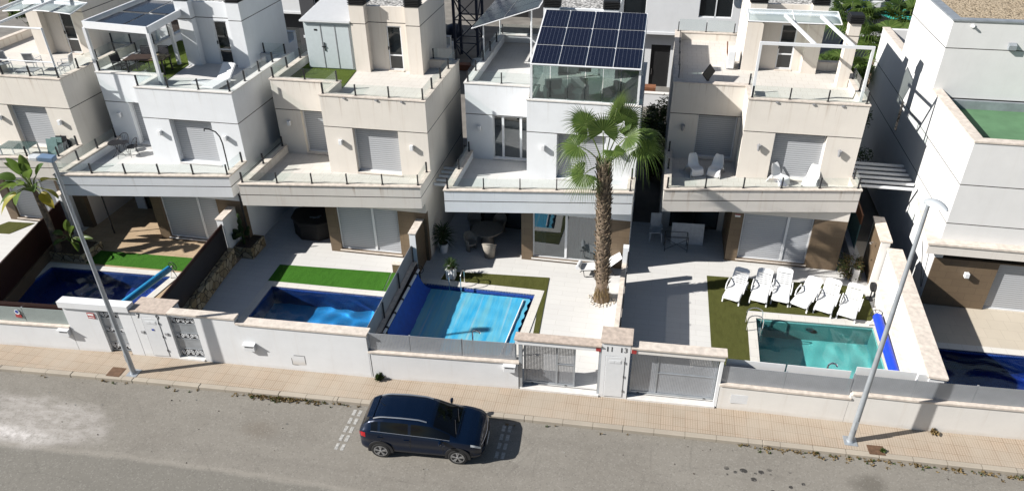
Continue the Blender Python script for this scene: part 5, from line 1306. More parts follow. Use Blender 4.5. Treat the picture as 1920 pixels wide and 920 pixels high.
# roof furniture far left
for k, (dx, dy, r, lb) in enumerate(((-4.1, 1.4, 60, 'white framed chair at the far left of the left roof terrace'), (-2.9, 1.9, 190, 'white framed chair in the middle of the left roof terrace'), (-1.0, 1.7, -70, 'white framed chair nearest the corner of the left roof terrace'))):
    frame_chair((HX0 + dx, HY0 + dy, 6.93), radians(r), lb, 'white_metal', 'grey_plastic')
t = thing('coffee_table', 'low white framed table with grey top on the left roof terrace', 'table', (HX0 - 2.4, HY0 + .95, 6.93))
MB().box(-.5, .5, -.3, .3, .36, .39).build('tabletop', 'grey_plastic', t)
b = MB()
for sx in (-.48, .48):
    for sy in (-.28, .28): b.box(sx - .02, sx + .02, sy - .02, sy + .02, 0, .36)
b.build('frame', 'white_metal', t)
# folded loungers and glass table on the far left balcony
t = thing('glass_table', 'pale glass table on the far left balcony', 'table', (HX0 - 2.5, HY0 - 1.0, FB), radians(6))
MB().box(-.75, .75, -.4, .4, .62, .64).build('tabletop', 'glass_green', t); MB().box(-.72, .72, -.37, .37, .58, .615).build('table_frame', 'white_metal', t)
for sx in (-.68, .68):
    for sy in (-.33, .33): MB().box(sx - .025, sx + .025, sy - .025, sy + .025, 0, .58).build('leg', 'white_metal', t)
M['green_fabric'] = plain('faded_green_fabric', (.16, .26, .25), .8)
t = thing('folded_chairs', 'stack of folded green and dark chairs on the far left balcony', 'chairs', (HX0 - 1.05, HY0 - .75, FB), radians(20))
for k, mt in enumerate(('green_fabric', 'green_fabric', 'dark_metal', 'black')): MB().box(-.25, .25, 0, .05, .05, .85).build('folded_chair', mt, t, (.0 + .16 * k, .15 * k, 0), (radians(-14), 0, radians(-12)))

# ------------------------------------------------------------------ garden furniture and pool equipment
def wicker(loc, rz, label):
    t = thing('wicker_chair', label, 'chair', loc, rz, 'wicker tub chairs round the porch table')
    M.setdefault('wicker', plain('grey_wicker', (.30, .27, .23), .8, var=.4, scale=30, bump=.8, bscale=60))
    n = 16; A = frange(radians(-30), radians(210), n)
    P = [[(r * cos(a), r * sin(a) * .95, z * 1.0 if i < 2 else z + .22 * max(0, sin(a))) for a in A] for i, (r, z) in enumerate(((.22, 0), (.25, .38), (.31, .62)))]
    MB().grid(P).build('chair_shell', 'wicker', t, solid=.03)
    MB().cyl((0, -.02), .26, .36, .42, 18).build('seat', 'wicker', t)
    b = MB(); b.tube([P[2][k] for k in range(n)], .03, 6); b.build('top_rim', 'wicker', t)
for x, y, r, lb in ((-7.55, 27.15, 60, 'wicker chair left of the round porch table'), (-6.6, 26.75, 185, 'wicker chair in front of the round porch table'), (-7.8, 28.9, 20, 'wicker chair behind the round porch table, left'), (-6.6, 29.0, -10, 'wicker chair behind the round porch table, right')):
    wicker((x, y, GZ), radians(r), lb)
t = thing('porch_table', 'round wicker table in the shaded porch behind the covered pool', 'table', (-6.95, 27.9, GZ))
MB().cyl((0, 0), .72, .70, .74, 32).build('tabletop', 'wicker', t); b = MB(); b.lathe([(.32, 0), (.25, .3), (.4, .70)]); b.build('table_base', 'wicker', t)
t = thing('sun_lounger', 'single lounger with white sling behind the palm trunk', 'sun lounger', (-1.65, 26.35, GZ), radians(-74))
MB().add([(-.3, -.85, .36), (.3, -.85, .36), (.3, .25, .33), (-.3, .25, .33)], [(0, 1, 2, 3)]).build('seat', 'white_plastic', t, solid=.02)
MB().add([(-.3, .25, .33), (.3, .25, .33), (.3, .9, .85), (-.3, .9, .85)], [(0, 1, 2, 3)]).build('backrest', 'white_plastic', t, solid=.02)
for s in (-1, 1):
    b = MB(); b.tube([(s * .31, -.9, .3), (s * .31, -.8, .36), (s * .31, .25, .32), (s * .31, .92, .87)], .018, 6); b.tube([(s * .31, -.75, .34), (s * .31, -.7, .05), (s * .31, -.2, 0), (s * .31, .2, .05), (s * .31, .3, .3)], .018, 6); b.tube([(s * .31, .4, .45), (s * .31, .6, .02), (s * .31, .8, .05)], .018, 6)
    b.build('frame', 'dark_metal', t)
t = thing('rolled_towel', 'rolled white towel at the foot of the single lounger', 'towel', (-2.5, 26.1, GZ + .37), 0)
MB().tube([(-.05, -.25, .09), (.03, .25, .09)], .09, 12).build('towel', 'curtain', t)
# covered hot tub
t = thing('hot_tub', 'black covered hot tub in the shaded porch of the cream house', 'hot tub', (-15.15, 27.45, GZ), radians(2))
M['tub_cover'] = plain('tub_cover', (.010, .010, .011), .8)
MB().prism([(1.05 * cos(a) * (1.1 if k % 2 else 1), .95 * sin(a)) for k, a in enumerate([radians(22.5 + 45 * j) for j in range(8)])], 0, .82).build('tub_side', 'tub_cover', t, bevel=.03)
MB().prism([(1.12 * cos(a) * (1.1 if k % 2 else 1), 1.02 * sin(a)) for k, a in enumerate([radians(22.5 + 45 * j) for j in range(8)])], .82, .95).build('tub_cover', 'tub_cover', t, bevel=.03)
b = MB(); b.beam((-.1, -.35, .97), (.35, -.3, .97), .03, .03); b.beam((.1, -.42, .97), (.38, -.15, .97), .03, .03); b.build('cover_strap', 'galv', t)
# things in the porch of the right cream house
t = thing('plastic_chair', 'stacking plastic armchair in the shaded porch of the right cream house', 'chair', (.62, 29.6, GZ), radians(5))
MB().box(-.25, .25, -.24, .24, .42, .45).build('seat', 'curtain', t); MB().box(-.24, .24, 0, .03, .45, 1.15).build('backrest', 'curtain', t, (0, .22, 0), (radians(-9), 0, 0))
for sx in (-.25, .25):
    for sy in (-.24, .24): MB().beam((sx, sy, .45), (sx * 1.1, sy * 1.15, 0), .05, .05, (0, 1, 0)).build('leg', 'curtain', t)
    MB().box(sx - .03, sx + .03, -.24, .22, .66, .69).build('armrest', 'curtain', t)
t = thing('table_frame', 'bare folding table frame standing in front of a white board', 'table frame', (1.55, 28.85, GZ), radians(4))
b = MB()
for s in (-1, 1):
    b.tube([(s * .5, -.25, 0), (s * .5, -.25, .75), (s * .5, .25, .75), (s * .5, .25, 0)], .016, 5); b.tube([(s * .5, -.25, .3), (s * .5, .25, .3)], .012, 5)
for y in (-.25, .25): b.tube([(-.5, y, .75), (.5, y, .75)], .016, 5)
b.tube([(-.5, -.25, .7), (.5, -.25, .1)], .012, 5); b.tube([(.5, -.25, .7), (-.5, -.25, .1)], .012, 5); b.tube([(-.5, .25, .5), (.5, .25, .5)], .012, 5)
b.build('frame', 'dark_metal', t)
t = thing('white_board', 'white panel leaning in the porch of the right cream house', 'board', (2.05, 29.35, GZ), radians(3))
b = MB(); b.box(-.72, .72, 0, .03, 0, 1.0); b.build('panel', 'curtain', t, (0, 0, 0), (radians(-12), 0, 0))
s = MB(); s.box(-.11, .11, -.012, 0, -.07, .07); t = thing('alarm_sign', 'small alarm sign with a red top on the tiled porch pillar', 'sign', (HX[4][0] - 4.40, HX[4][1] - 1.135, 2.55), 0); s.build('plate', 'white_plastic', t)
s = MB(); s.box(-.11, .11, -.016, -.0125, .02, .07); s.build('red_band', 'red_sign', t)
# ladders
def ladder(x, y, rz, label):
    t = thing('pool_ladder', label, 'pool ladder', (x, y, GZ + .03), rz, 'steel pool ladders')
    for s in (-1, 1): MB().tube([(s * .25, .38, 0), (s * .25, .38, .55)] + [(s * .25, .38 - .36 * (1 - cos(a)) / 2 * 1.6, .55 + .22 * sin(a)) for a in frange(.2, pi, 9)] + [(s * .25, -.2, .3), (s * .25, -.2, -.85)], .021, 8).build('handrail', 'chrome', t)
    for z in (-.2, -.48, -.75): MB().box(-.25, .25, -.24, -.14, z, z + .03).build('step', 'chrome', t)
ladder(-7.45, 24.2, 0, 'steel ladder at the corner of the covered pool')
ladder(4.66, 23.6, radians(90), 'steel ladder at the left corner of the teal pool')
# pool shower pipes at the front edge
def crook(x, y, h, label):
    t = thing('pool_spout', label, 'water spout', (x, y, GZ), radians(-90), 'curved steel spouts at the pool edges')
    b = MB(); b.tube([(0, 0, 0), (0, 0, h)] + [(0, .14 - .14 * cos(a), h + .14 * sin(a)) for a in frange(.2, pi * .95, 8)], .03, 8); b.build('pipe', 'chrome', t)
crook(-5.6, 19.75, 1.35, 'curved steel spout at the front of the covered pool'); crook(6.5, 20.15, 1.4, 'curved steel spout at the front of the teal pool')
# roller reels
def roller(p0, p1, r, mat, label, wheel=True, z=.55, wr=.20):
    d = Vector((p1[0] - p0[0], p1[1] - p0[1])); a = atan2(d.y, d.x); L = d.length
    t = thing('cover_roller', label, 'pool cover roller', (*p0, GZ), a, 'pool cover rollers')
    b = MB(); b.tube([(x, 0, z) for x in (0.0, .02, L - .02, L)], [r * .9, r, r, r * .9], 18); b.build('rolled_cover', mat, t)
    for x in (-.08, L + .08):
        b = MB(); b.beam((x, -.22, 0), (x, 0, z), .04, .04, (1, 0, 0)); b.beam((x, .22, 0), (x, 0, z), .04, .04, (1, 0, 0)); b.tube([(x - .06, 0, z), (x + .06, 0, z)], .04, 10); b.build('stand', 'white_metal', t)
    if wheel:
        b = MB(); b.tube([(-.18, wr * cos(q), z + wr * sin(q)) for q in frange(0, 2 * pi, 22)], .016, 6)
        for k in range(3): b.tube([(-.18, wr * cos(k * pi / 3), z + wr * sin(k * pi / 3)), (-.18, -wr * cos(k * pi / 3), z - wr * sin(k * pi / 3))], .011, 5)
        b.tube([(-.18, 0, z), (0, 0, z)], .03, 8); b.build('hand_wheel', 'dark_metal', t)
M['cover_blue'] = plain('cover_blue', (.010, .055, .62), .45); M['cover_cyan'] = plain('cover_cyan', (.02, .26, .52), .45)
M['cover_deep'] = plain('cover_deep', (.010, .10, .52), .5)
roller((9.12, 24.45), (9.0, 20.7), .17, 'cover_blue', 'bright blue rolled pool cover along the right side of the teal pool')
roller((-19.62, 22.5), (-20.05, 19.6), .14, 'cover_cyan', 'light blue rolled cover at the right end of the navy pool', z=.62)
# bubble cover on pool 3
def cover_mat():
    q = N('bubble_cover'); v = q.obj(); s_ = q.sep(v)
    st = q.noise(q.mapv(v, (2.6, .22, 1)), 1.0, 5, .65); fine = q.noise(v, 26, 3, .7)
    c = q.mix(q.ramp(st, .38, .60), (.02, .36, .66), (.15, .45, .56)); c = q.mix(q.math('MULTIPLY', q.ramp(fine, .4, .7), .35), c, (.10, .50, .72))
    c = q.mix(q.math('MULTIPLY', q.ramp(q.noise(q.mapv(v, (4.5, .12, 1)), 1.3, 3), .60, .68), .5), c, (.36, .54, .60))
    return q.done(q.bsdf(c, .42, 0, .5, q.bump(q.math('ADD', q.noise(q.mapv(v, (5, .5, 1)), 1.5, 3), q.math('MULTIPLY', fine, .2)), .35, .03)))
M['bubble'] = cover_mat()
t = thing('pool_cover', 'streaky light blue bubble cover floating on the pool of number 11', 'pool cover', (-6.5, 22.1, 0), 0)
Pc = []
for i in range(41):
    u = i / 40; r = []
    for j in range(29):
        v = j / 28; top = (lerp(-8.55, -4.28, u), 24.08); bot = (lerp(-8.45, -4.45, u), 20.15)
        r.append((lerp(bot[0], top[0], v) + 6.5 + (.04 * sin(j * 1.7) if i == 40 else 0), lerp(bot[1], top[1], v) - 22.1, .125 + .004 * sin(u * 46 + sin(v * 5) * 2) + .008 * sin(v * 31 + u * 9)))
    Pc.append(r)
MB().grid(Pc).build('bubble_sheet', 'bubble', t)
Pc = []
for i in range(16):
    u = i / 15; x0 = lerp(-9.10, -8.53, u); z = .126 + .75 * (1 - u) ** 2.6
    Pc.append([(x0 + 6.5 + (.10 * (1 - v)) , lerp(20.1, 24.1, v) - 22.1, z + .012 * sin(v * 20)) for v in frange(0, 1, 20)])
MB().grid(Pc).build('lifted_edge', 'cover_deep', t)
t = thing('cover_roller', 'white roller tube under the glass fence beside the covered pool', 'pool cover roller', (-9.07, 22.1, GZ), 0, 'pool cover rollers')
MB().tube([(.0, -2.2, .68), (0, 2.1, .68)], .055, 10).build('tube', 'white_plastic', t)
for k in range(5): MB().tube([(0, -1.9 + k * .9, .68), (0, -1.8 + k * .9, .68)], .065, 10).build('strap', 'black', t)
for y in (-2.35, 2.2):
    b = MB(); b.tube([(0, y, 0), (0, y, .68)], .03, 6); b.tube([(.2 * cos(q), y - .05, .68 + .2 * sin(q)) for q in frange(0, 2 * pi, 18)], .014, 5); b.build('stand', 'black', t)
t = thing('cover_bar', 'white leading bar and bracket of the bubble cover near the gate', 'cover bar', (-4.75, 20.6, .17), radians(0))
MB().tube([(0, -.3, 0), (.22, 3.3, 0)], .03, 6).build('leading_bar', 'white_plastic', t)
b = MB(); b.tube([(-.05, -.4, .1), (.45, -.45, .25), (.5, -.8, .25)], .025, 6); b.build('bracket', 'white_metal', t)
t = thing('pool_pump_box', 'grey box shaped pump housing at the front corner of the teal pool', 'pump box', (9.32, 20.55, 0), radians(-3))
b = MB(); b.prism([(-.05, -.3), (.55, -.3), (.55, .55), (-.05, .55)], GZ, lambda x, y: 1.05); b.build('housing', plain('dark_grey_housing', (.16, .155, .14), .6), t, (0, 0, 0), bevel=.08, seg=3)
t = thing('pool_light', 'round white underwater light on the back wall of the teal pool', 'light', (6.8, 24.32, -.22), radians(2)); b = MB(); b.tube([(.13 * cos(a), -.02, .13 * sin(a)) for a in frange(0, 2 * pi, 22)], .02, 6); b.build('ring', 'white_plastic', t); MB().tube([(0, -.012, 0), (0, 0, 0)], .11, 18).build('lens', 'mosaic_teal', t)
t = thing('pool_steps', 'pale underwater steps at the front left corner of the teal pool', 'steps', (5.0, 20.9, 0)); MB().box(-.3, .5, -.5, .35, -.9, -.1).build('step', 'mosaic_teal', t); MB().box(.5, .95, -.5, .35, -.9, -.4).build('step', 'mosaic_teal', t)
t = thing('floor_fan', 'dark round fan at the tiled shower wall', 'fan', (9.35, 26.4, GZ), radians(-80)); b = MB(); b.tube([(0, -.05, .6), (0, .05, .6)], .2, 18); b.cyl((0, 0), .025, 0, .6); b.cyl((0, 0), .16, 0, .04); b.build('fan', 'dark_metal', t)
t = thing('roller_crank', 'dark crank pole leaning at the roller of the teal pool', 'pole', (9.45, 24.0, GZ), 0); b = MB(); b.tube([(0, 0, 0), (.1, .25, 1.1)], .02, 6); b.build('pole', 'dark_metal', t)
# lounge frame in the dark porch of the white house
t = thing('porch_daybed', 'white framed daybed in the dark porch of the left white house', 'daybed', (-21.9, 28.2, GZ), radians(38))
b = MB(); b.box(-.8, .8, -.3, .3, .3, .36); b.build('mattress', 'curtain', t)
b = MB()
for sx in (-.78, .78):
    for sy in (-.28, .28): b.box(sx - .03, sx + .03, sy - .03, sy + .03, 0, .5)
b.box(-.8, .8, -.31, -.27, .36, .5); b.build('frame', 'white_metal', t)
# tub chairs inside the glass room
for k, (dx, dy, lb) in enumerate(((-3.6, 1.0, 'dark armchair at the left inside the glass room'), (-2.7, 1.3, 'dark armchair beside the left one inside the glass room'), (-1.1, 1.1, 'dark armchair at the right inside the glass room'))):
    t = thing('armchair', lb, 'armchair', (HX[3][0] + dx, HX[3][1] + dy, 6.93), radians(20 - 30 * k), 'armchairs in the glass room')
    MB().box(-.36, .36, -.36, .36, .12, .44).build('seat', 'grey_plastic', t, bevel=.05, seg=2); MB().box(-.36, .36, .2, .38, .44, .86).build('backrest', 'grey_plastic', t, bevel=.05, seg=2)
    for s in (-1, 1): MB().box(s * .37 - .06, s * .37 + .06, -.36, .3, .12, .62).build('armrest', 'grey_plastic', t, bevel=.03)

# ------------------------------------------------------------------ vegetation
random.seed(21)
def fan_leaf(b, hub, p, nrm, R, n=34, spread=128, droop=.35, rag=.12):
    p = Vector(p).normalized(); nrm = Vector(nrm); nrm = (nrm - p * nrm.dot(p)).normalized(); s = p.cross(nrm); hub = Vector(hub)
    for k in range(n):
        a = radians(lerp(-spread, spread, k / (n - 1))); d = (p * cos(a) + s * sin(a)).normalized(); q = nrm.cross(d)
        r = R * (.80 + .20 * cos(a * .6)) * random.uniform(1 - rag, 1.0); wd = R * 2 * radians(spread) / n * .50; st = []
        cup = .10 * R
        dr = droop * random.uniform(.6, 1.5)
        for u, ww in ((.04, .12), (.3, .66), (.5, .95), (.64, .52), (.82, .26), (1.0, .02)):
            c = hub + d * r * u + nrm * cup * (u ** 2) * .6
            c.z -= dr * R * max(0, u - .45) ** 2 * 1.9
            tw = (nrm * (.35 if k % 2 else -.35) * wd * .5 * ww * (1 if u < .6 else 0))
            st.append((c - q * wd * .5 * ww + tw, c + q * wd * .5 * ww - tw))
        vs = [v for pr in st for v in pr]
        b.add(vs, [(2 * i, 2 * i + 1, 2 * i + 3, 2 * i + 2) for i in range(len(st) - 1)], True)
def petiole(b, p0, p1, sag=.15, r=.028):
    p0, p1 = Vector(p0), Vector(p1); m_ = (p0 + p1) / 2 + Vector((0, 0, sag)); b.tube([p0 * (1 - u) ** 2 + m_ * 2 * u * (1 - u) + p1 * u * u for u in frange(0, 1, 7)], [r, r, r * .9, r * .8, r * .75, r * .7, r * .6], 6)
def fan_palm(name, label, base, top, rt, leaves, R, group=None, seed=1, trunk_husk=True, n=34, husks=420):
    random.seed(seed); t = thing(name, label, 'palm tree', base, 0, group); T = Vector(top) - Vector(base)
    b = MB(); k = 22; pts = [Vector((T.x * u ** 1.3, T.y * u, T.z * u)) for u in frange(0, 1, k)]
    rs = [rt * (1.28 - .5 * min(1, u / .10)) if u < .10 else rt * (.80 + .18 * (u > .10) - .18 * max(0, u - .82) / .18 + random.uniform(-.03, .03)) for u in frange(0, 1, k)]
    b.tube(pts, rs, 18); tr = b.build('trunk', 'bark', t)
    if trunk_husk:
        h = MB()
        for i in range(husks):
            u = .13 + .87 * i / husks; a = i * 2.399 + random.uniform(-.2, .2); c = pts[min(k - 1, int(u * (k - 1)))].lerp(pts[min(k - 1, int(u * (k - 1)) + 1)], u * (k - 1) % 1)
            d = Vector((cos(a), sin(a), 0)); q = Vector((-sin(a), cos(a), 0)); L = random.uniform(.14, .26) * (1 + .5 * (u > .85)); w_ = random.uniform(.035, .06); rr = rt * .86
            o = c + d * rr; up = Vector((0, 0, 1))
            tip = o + d * random.uniform(.06, .15) + up * L
            h.add([o - q * w_, o + q * w_, o + d * .05 + up * L * .55 + q * w_ * .7, tip + q * w_ * .3, tip - q * w_ * .3, o + d * .05 + up * L * .55 - q * w_ * .7], [(0, 1, 2, 5), (5, 2, 3, 4)])
        h.build('leaf_base', 'husk', tr, solid=.014)
        h = MB()
        for i in range(260):
            a = random.uniform(0, 2 * pi); z = random.uniform(.05, .75); r0 = rt * (1.15 - .35 * z); h.tube([(r0 * cos(a), r0 * sin(a), z), ((r0 + .06) * cos(a + .1), (r0 + .06) * sin(a + .1), max(.0, z - random.uniform(.1, .3)))], .006, 3, False)
        h.build('root_fibre', 'dry_leaf', tr)
    cr = MB(); st = MB()
    for (hx, hy, hz, px, py, pz, nx, ny, nz, sc, dr) in leaves:
        hub = T + Vector((hx, hy, hz)); petiole(st, T + Vector((0, 0, -.15)), hub, .25 * min(1, abs(hx) + .2)); fan_leaf(cr, hub, (px, py, pz), (nx, ny, nz), R * sc, n, 125, dr)
    c = cr.build('crown', 'palm_leaf', t); st.build('leaf_stalk', 'stem', c)
    return t
LV = [(-.95, -.05, .62, -1, -.1, -.08, 0, -.5, 1, 1.0, .9), (-.65, -.4, -.30, -.75, -.4, -.5, -.2, -.8, .55, .95, .6), (-.75, .1, 1.45, -.45, -.1, .9, -.5, -.85, .3, 1.0, .28), (-.08, -.2, 1.3, .04, -.15, 1, .1, -1, .15, 1.05, .18),
      (.60, .2, 1.55, .38, .1, .8, -.25, .9, -.2, 1.05, .22), (.34, 0, 2.1, .16, 0, 1, .85, -.45, 0, .9, .1), (.35, -.6, .8, .5, -.6, -.1, .1, -.3, 1, .75, 1.0), (1.25, 0, .75, 1, 0, -.05, 0, -.35, 1, 1.15, .9), (1.3, .4, 1.05, .9, .35, .1, 0, 0, 1, 1.0, 1.0), (.75, -.2, 1.15, .7, -.2, .45, -.2, -.6, .8, .95, .8), (-.7, .6, 1.0, -.8, .5, .3, .2, -.3, 1, .9, .8)]
fan_palm('palm_tree', 'tall fan palm with a shaggy trunk in the paved garden of number 11', (-1.37, 24.42, GZ), (-1.60, 24.42, 6.4), .26, LV, 1.06, None, 4, True, 42, 520)
b = MB(); random.seed(5)
for k in range(120):
    a = random.uniform(0, 2 * pi); r = random.uniform(.36, .56); s = random.uniform(.03, .055); x, y = r * cos(a), r * sin(a)
    b.lathe([(0, 0), (s, s * .5), (s * .6, s * .95), (0, s * 1.05)], (x, y), 6)
o = tag(b.build('pebble_ring', 'white_plastic', None, (-1.37, 24.42, GZ)), 'ring of white pebbles round the foot of the tall palm', 'pebbles')
o.data.materials[0] = plain('pebble', (.62, .56, .48), .8, var=.3, scale=12)

def rand_fan(n, rx, z0, seed):
    random.seed(seed); L = []
    for k in range(n):
        a = k * 2.4; e = random.uniform(-.35, 1.1); r = random.uniform(.5, 1.0) * rx; d = (cos(a), sin(a), e)
        L.append((r * cos(a), r * sin(a), z0 + e * .8, cos(a), sin(a), e * .7, -cos(a) * e * .6, -sin(a) * e * .6, 1, random.uniform(.8, 1.1), random.uniform(.3, .8)))
    return L
for k, (x, y, z, R, lb) in enumerate(((9.9, 41.5, 4.3, 1.25, 'bushy fan palm behind the chimney of the right cream house'), (12.2, 44.5, 5.2, 1.3, 'fan palm with a brown skirt behind the big white house'), (11.2, 47.5, 5.6, 1.2, 'fan palm farthest back between the right houses'), (8.0, 43.0, 3.6, 1.2, 'low fan palm behind the roof terrace of the right cream house'), (14.3, 47.8, 5.6, 1.2, 'fan palm rearmost beside the big white house'))):
    fan_palm('palm_tree', lb, (x, y, 0), (x + .1, y, z), .22, rand_fan(26, 1.15, .35, k + 30), R, 'fan palms behind the houses', k + 3, k == 1, 26, 160)
def bush(name, label, loc, ext, n, ls, mats=('bush_leaf',), cat='shrub', seed=1, clumps=14, stems=True, group=None):
    random.seed(seed); t = thing(name, label, cat, loc, 0, group)
    C = [(random.uniform(-1, 1) * ext[0] * .8, random.uniform(-1, 1) * ext[1] * .8, ext[2] * random.uniform(.25, .95), random.uniform(.25, .5) * min(ext[0] * 1.5, 1.0)) for _ in range(clumps)]
    for mi, mt in enumerate(mats):
        b = MB()
        for i in range(n // len(mats)):
            c = random.choice(C); d = Vector((random.gauss(0, 1), random.gauss(0, 1), random.gauss(0, 1))).normalized(); r = c[3] * random.uniform(.55, 1.15); p = Vector(c[:3]) + d * r
            if p.z < .02: p.z = random.uniform(.02, .3)
            u = Vector((random.gauss(0, 1), random.gauss(0, 1), random.gauss(0, .6))).normalized(); v = u.cross(d + Vector((0, 0, .4))).normalized(); L = ls * random.uniform(.6, 1.3)
            b.add([p, p + u * L * .5 + v * L * .22, p + u * L, p + u * L * .5 - v * L * .22], [(0, 1, 2, 3)])
        b.build('foliage', mt, t)
    if stems:
        b = MB()
        for c in C: b.tube([(c[0] * .2, c[1] * .6, 0), (c[0] * .7, c[1] * .9, c[2] * .6), c[:3]], [.04, .025, .01], 5, False)
        b.build('branches', 'bark', t)
    return t
bush('shrub', 'tall leafy green shrub in the passage right of the solar panel house', (.15, 37.3, 0), (.75, 2.6, 3.6), 9000, .16, ('bush_leaf', 'dark_leaf'), 'shrub', 3, 40)
bush('climbing_shrub', 'dark climbing shrub in the passage beside the big white house', (9.5, 36.0, 0), (.75, 2.6, 4.6), 6000, .15, ('dark_leaf',), 'shrub', 4, 40)
bush('shrub', 'low dry shrub in the bed beside the tiled wall of the right cream house', (8.85, 28.1, GZ), (.42, .55, .75), 1600, .10, ('dry_leaf', 'bush_leaf'), 'shrub', 5, 16)
bush('tree', 'dark leafy tree in the far top left corner', (-47, 52, 0), (4.5, 4, 6.5), 9000, .35, ('dark_leaf', 'bush_leaf'), 'tree', 6, 50)
bush('tree', 'leafy tree behind the far right palms', (19, 53, 0), (4, 3, 6.0), 6000, .3, ('bush_leaf', 'dark_leaf'), 'tree', 8, 40)
# banana plant
def paddle(b, p0, d, L, W_, sag, roll=0.):
    W_ *= 1.25
    p0, d = Vector(p0), Vector(d).normalized(); s = d.cross(Vector((0, 0, 1)))
    if s.length < .1: s = Vector((1, 0, 0))
    s.normalize(); s = Quaternion(d, roll) @ s; n = s.cross(d); P = []
    for i in range(9):
        u = i / 8; w_ = W_ * (sin(pi * min(1, (u * .97 + .03)) ** .8) ** .65) * .5; c = p0 + d * L * u - Vector((0, 0, sag * L * u * u)); e = -n * .0 + Vector((0, 0, 0))
        P.append([c - s * w_ + n * w_ * .35, c - s * w_ * .5 + n * w_ * .12, c, c + s * w_ * .5 + n * w_ * .12, c + s * w_ + n * w_ * .35])
    b.grid(P)
def banana(label, base, top, leaves, ylw, seed, rt=.13):
    random.seed(seed); t = thing('banana_plant', label, 'plant', base); T = Vector(top) - Vector(base)
    b = MB(); b.tube([T * u + Vector((.1 * sin(u * 3), 0, 0)) for u in frange(0, 1, 7)], [rt * 1.3, rt * 1.15, rt, rt, rt * 1.05, rt * .9, rt * .6], 10); tr = b.build('trunk', 'bark', t)
    g, y, st = MB(), MB(), MB()
    for k, (dx, dy, dz, L, W_, sg) in enumerate(leaves):
        d = Vector((dx, dy, dz)).normalized(); p1 = T + d * L * .75 + Vector((0, 0, -.0)); st.tube([T - Vector((0, 0, .2)), T + d * L * .4 + Vector((0, 0, .08)), p1], [.04, .03, .02], 6); paddle(y if k in ylw else g, p1, d + Vector((0, 0, -.1)), L, W_, sg, random.uniform(-.7, .7))
    c = g.build('leaves', 'banana_leaf', t, sharp=80)
    if ylw: y.build('yellow_leaves', 'yellow_leaf', t, sharp=80)
    st.build('leaf_stalk', 'stem', c)
banana('tall banana plant with yellowing leaves behind the navy pool', (-25.75, 23.25, .5), (-26.05, 23.5, 3.65),
       [(-.75, -.2, .55, .95, .38, .35), (-.9, .2, .1, 1.0, .36, .5), (-.35, -.1, 1, .95, .36, .1), (-.05, .1, 1.1, .9, .34, .1), (.3, -.2, .85, .8, .34, .3), (.75, .1, .45, .85, .36, .4), (.9, -.2, .1, .85, .38, .4), (.8, -.3, -.2, .75, .36, .4), (-.8, -.45, -.25, .95, .4, .6), (-.6, .4, .6, .9, .34, .4), (-.3, -.6, .4, .8, .34, .4), (-.55, -.3, .25, .8, .36, .3), (.1, -.6, .5, .8, .34, .4), (-1, .1, -.35, .9, .36, .6), (-.2, .2, 1.2, .9, .3, .1), (.15, -.1, 1.15, .8, .3, .15), (-.6, 0, .9, .95, .32, .25), (.5, .2, .9, .85, .32, .2), (-.9, -.3, .3, .95, .34, .45), (-.4, -.7, .1, .8, .34, .5), (.55, -.5, .4, .7, .34, .4)], (5, 6, 7, 8), 3)
banana('young banana plant standing below the tall one beside the mesh fence', (-25.2, 23.5, .5), (-25.1, 23.5, 1.1),
       [(.1, 0, 1, .65, .26, .1), (.35, -.1, .9, .6, .26, .2), (.7, -.2, .25, .6, .24, .4), (-.5, -.2, .6, .55, .24, .4), (.5, -.4, .1, .55, .26, .5), (-.2, -.6, .3, .5, .24, .4), (.9, 0, .3, .7, .16, .2)], (), 4, .07)
t = thing('planter_bed', 'raised planter bed with the banana plants beside the navy pool', 'planter', (-25.3, 23.45, 0)); MB().box(-1.1, .95, -.45, .85, .2, .62).build('planter_wall', 'stone', t); MB().box(-1.0, .85, -.35, .75, .55, .63).build('soil', 'soil', t)
# cactus
t = thing('cactus', 'dark prickly pear cactus in the stone planter', 'cactus', (-17.55, 25.05, .76)); random.seed(9)
b = MB()
def pad(b, c, d, nrm, h, w_, th=.035):
    d, nrm = Vector(d).normalized(), Vector(nrm); s = d.cross(nrm).normalized(); nrm = s.cross(d); P = []
    for i in range(7):
        u = i / 6; r = sin(pi * (u * .9 + .05)) ** .6; P.append([Vector(c) + d * h * u + s * w_ * .5 * r * cos(a) + nrm * th * r * sin(a) for a in frange(0, 2 * pi, 11)])
    b.grid(P)
b.tube([(0, 0, 0), (.02, 0, .35), (0, 0, .7)], [.07, .06, .05], 8)
for c, d, nn, h, w_ in (((0, 0, .6), (0, 0, 1), (0, -1, .2), .42, .3), ((-.1, 0, .5), (-.6, -.2, .6), (.2, -1, .3), .38, .28), ((.12, 0, .5), (.7, 0, .6), (-.3, -1, .2), .36, .27), ((0, 0, .98), (.1, 0, 1), (.3, -1, 0), .36, .22), ((.02, .02, 1.28), (0, 0, 1), (.2, -1, 0), .3, .16), ((-.2, -.05, .35), (-.4, -.4, .4), (0, -1, .5), .36, .34), ((.05, -.1, .3), (.3, -.6, .3), (0, -.6, .8), .36, .34), ((-.02, -.1, .45), (-.1, -.5, .5), (0, -.8, .6), .34, .36), ((.3, 0, .75), (.5, 0, .9), (0, -1, 0), .26, .16)): pad(b, c, d, nn, h, w_)
b.build('cactus_body', 'dark_leaf', t, sharp=70)
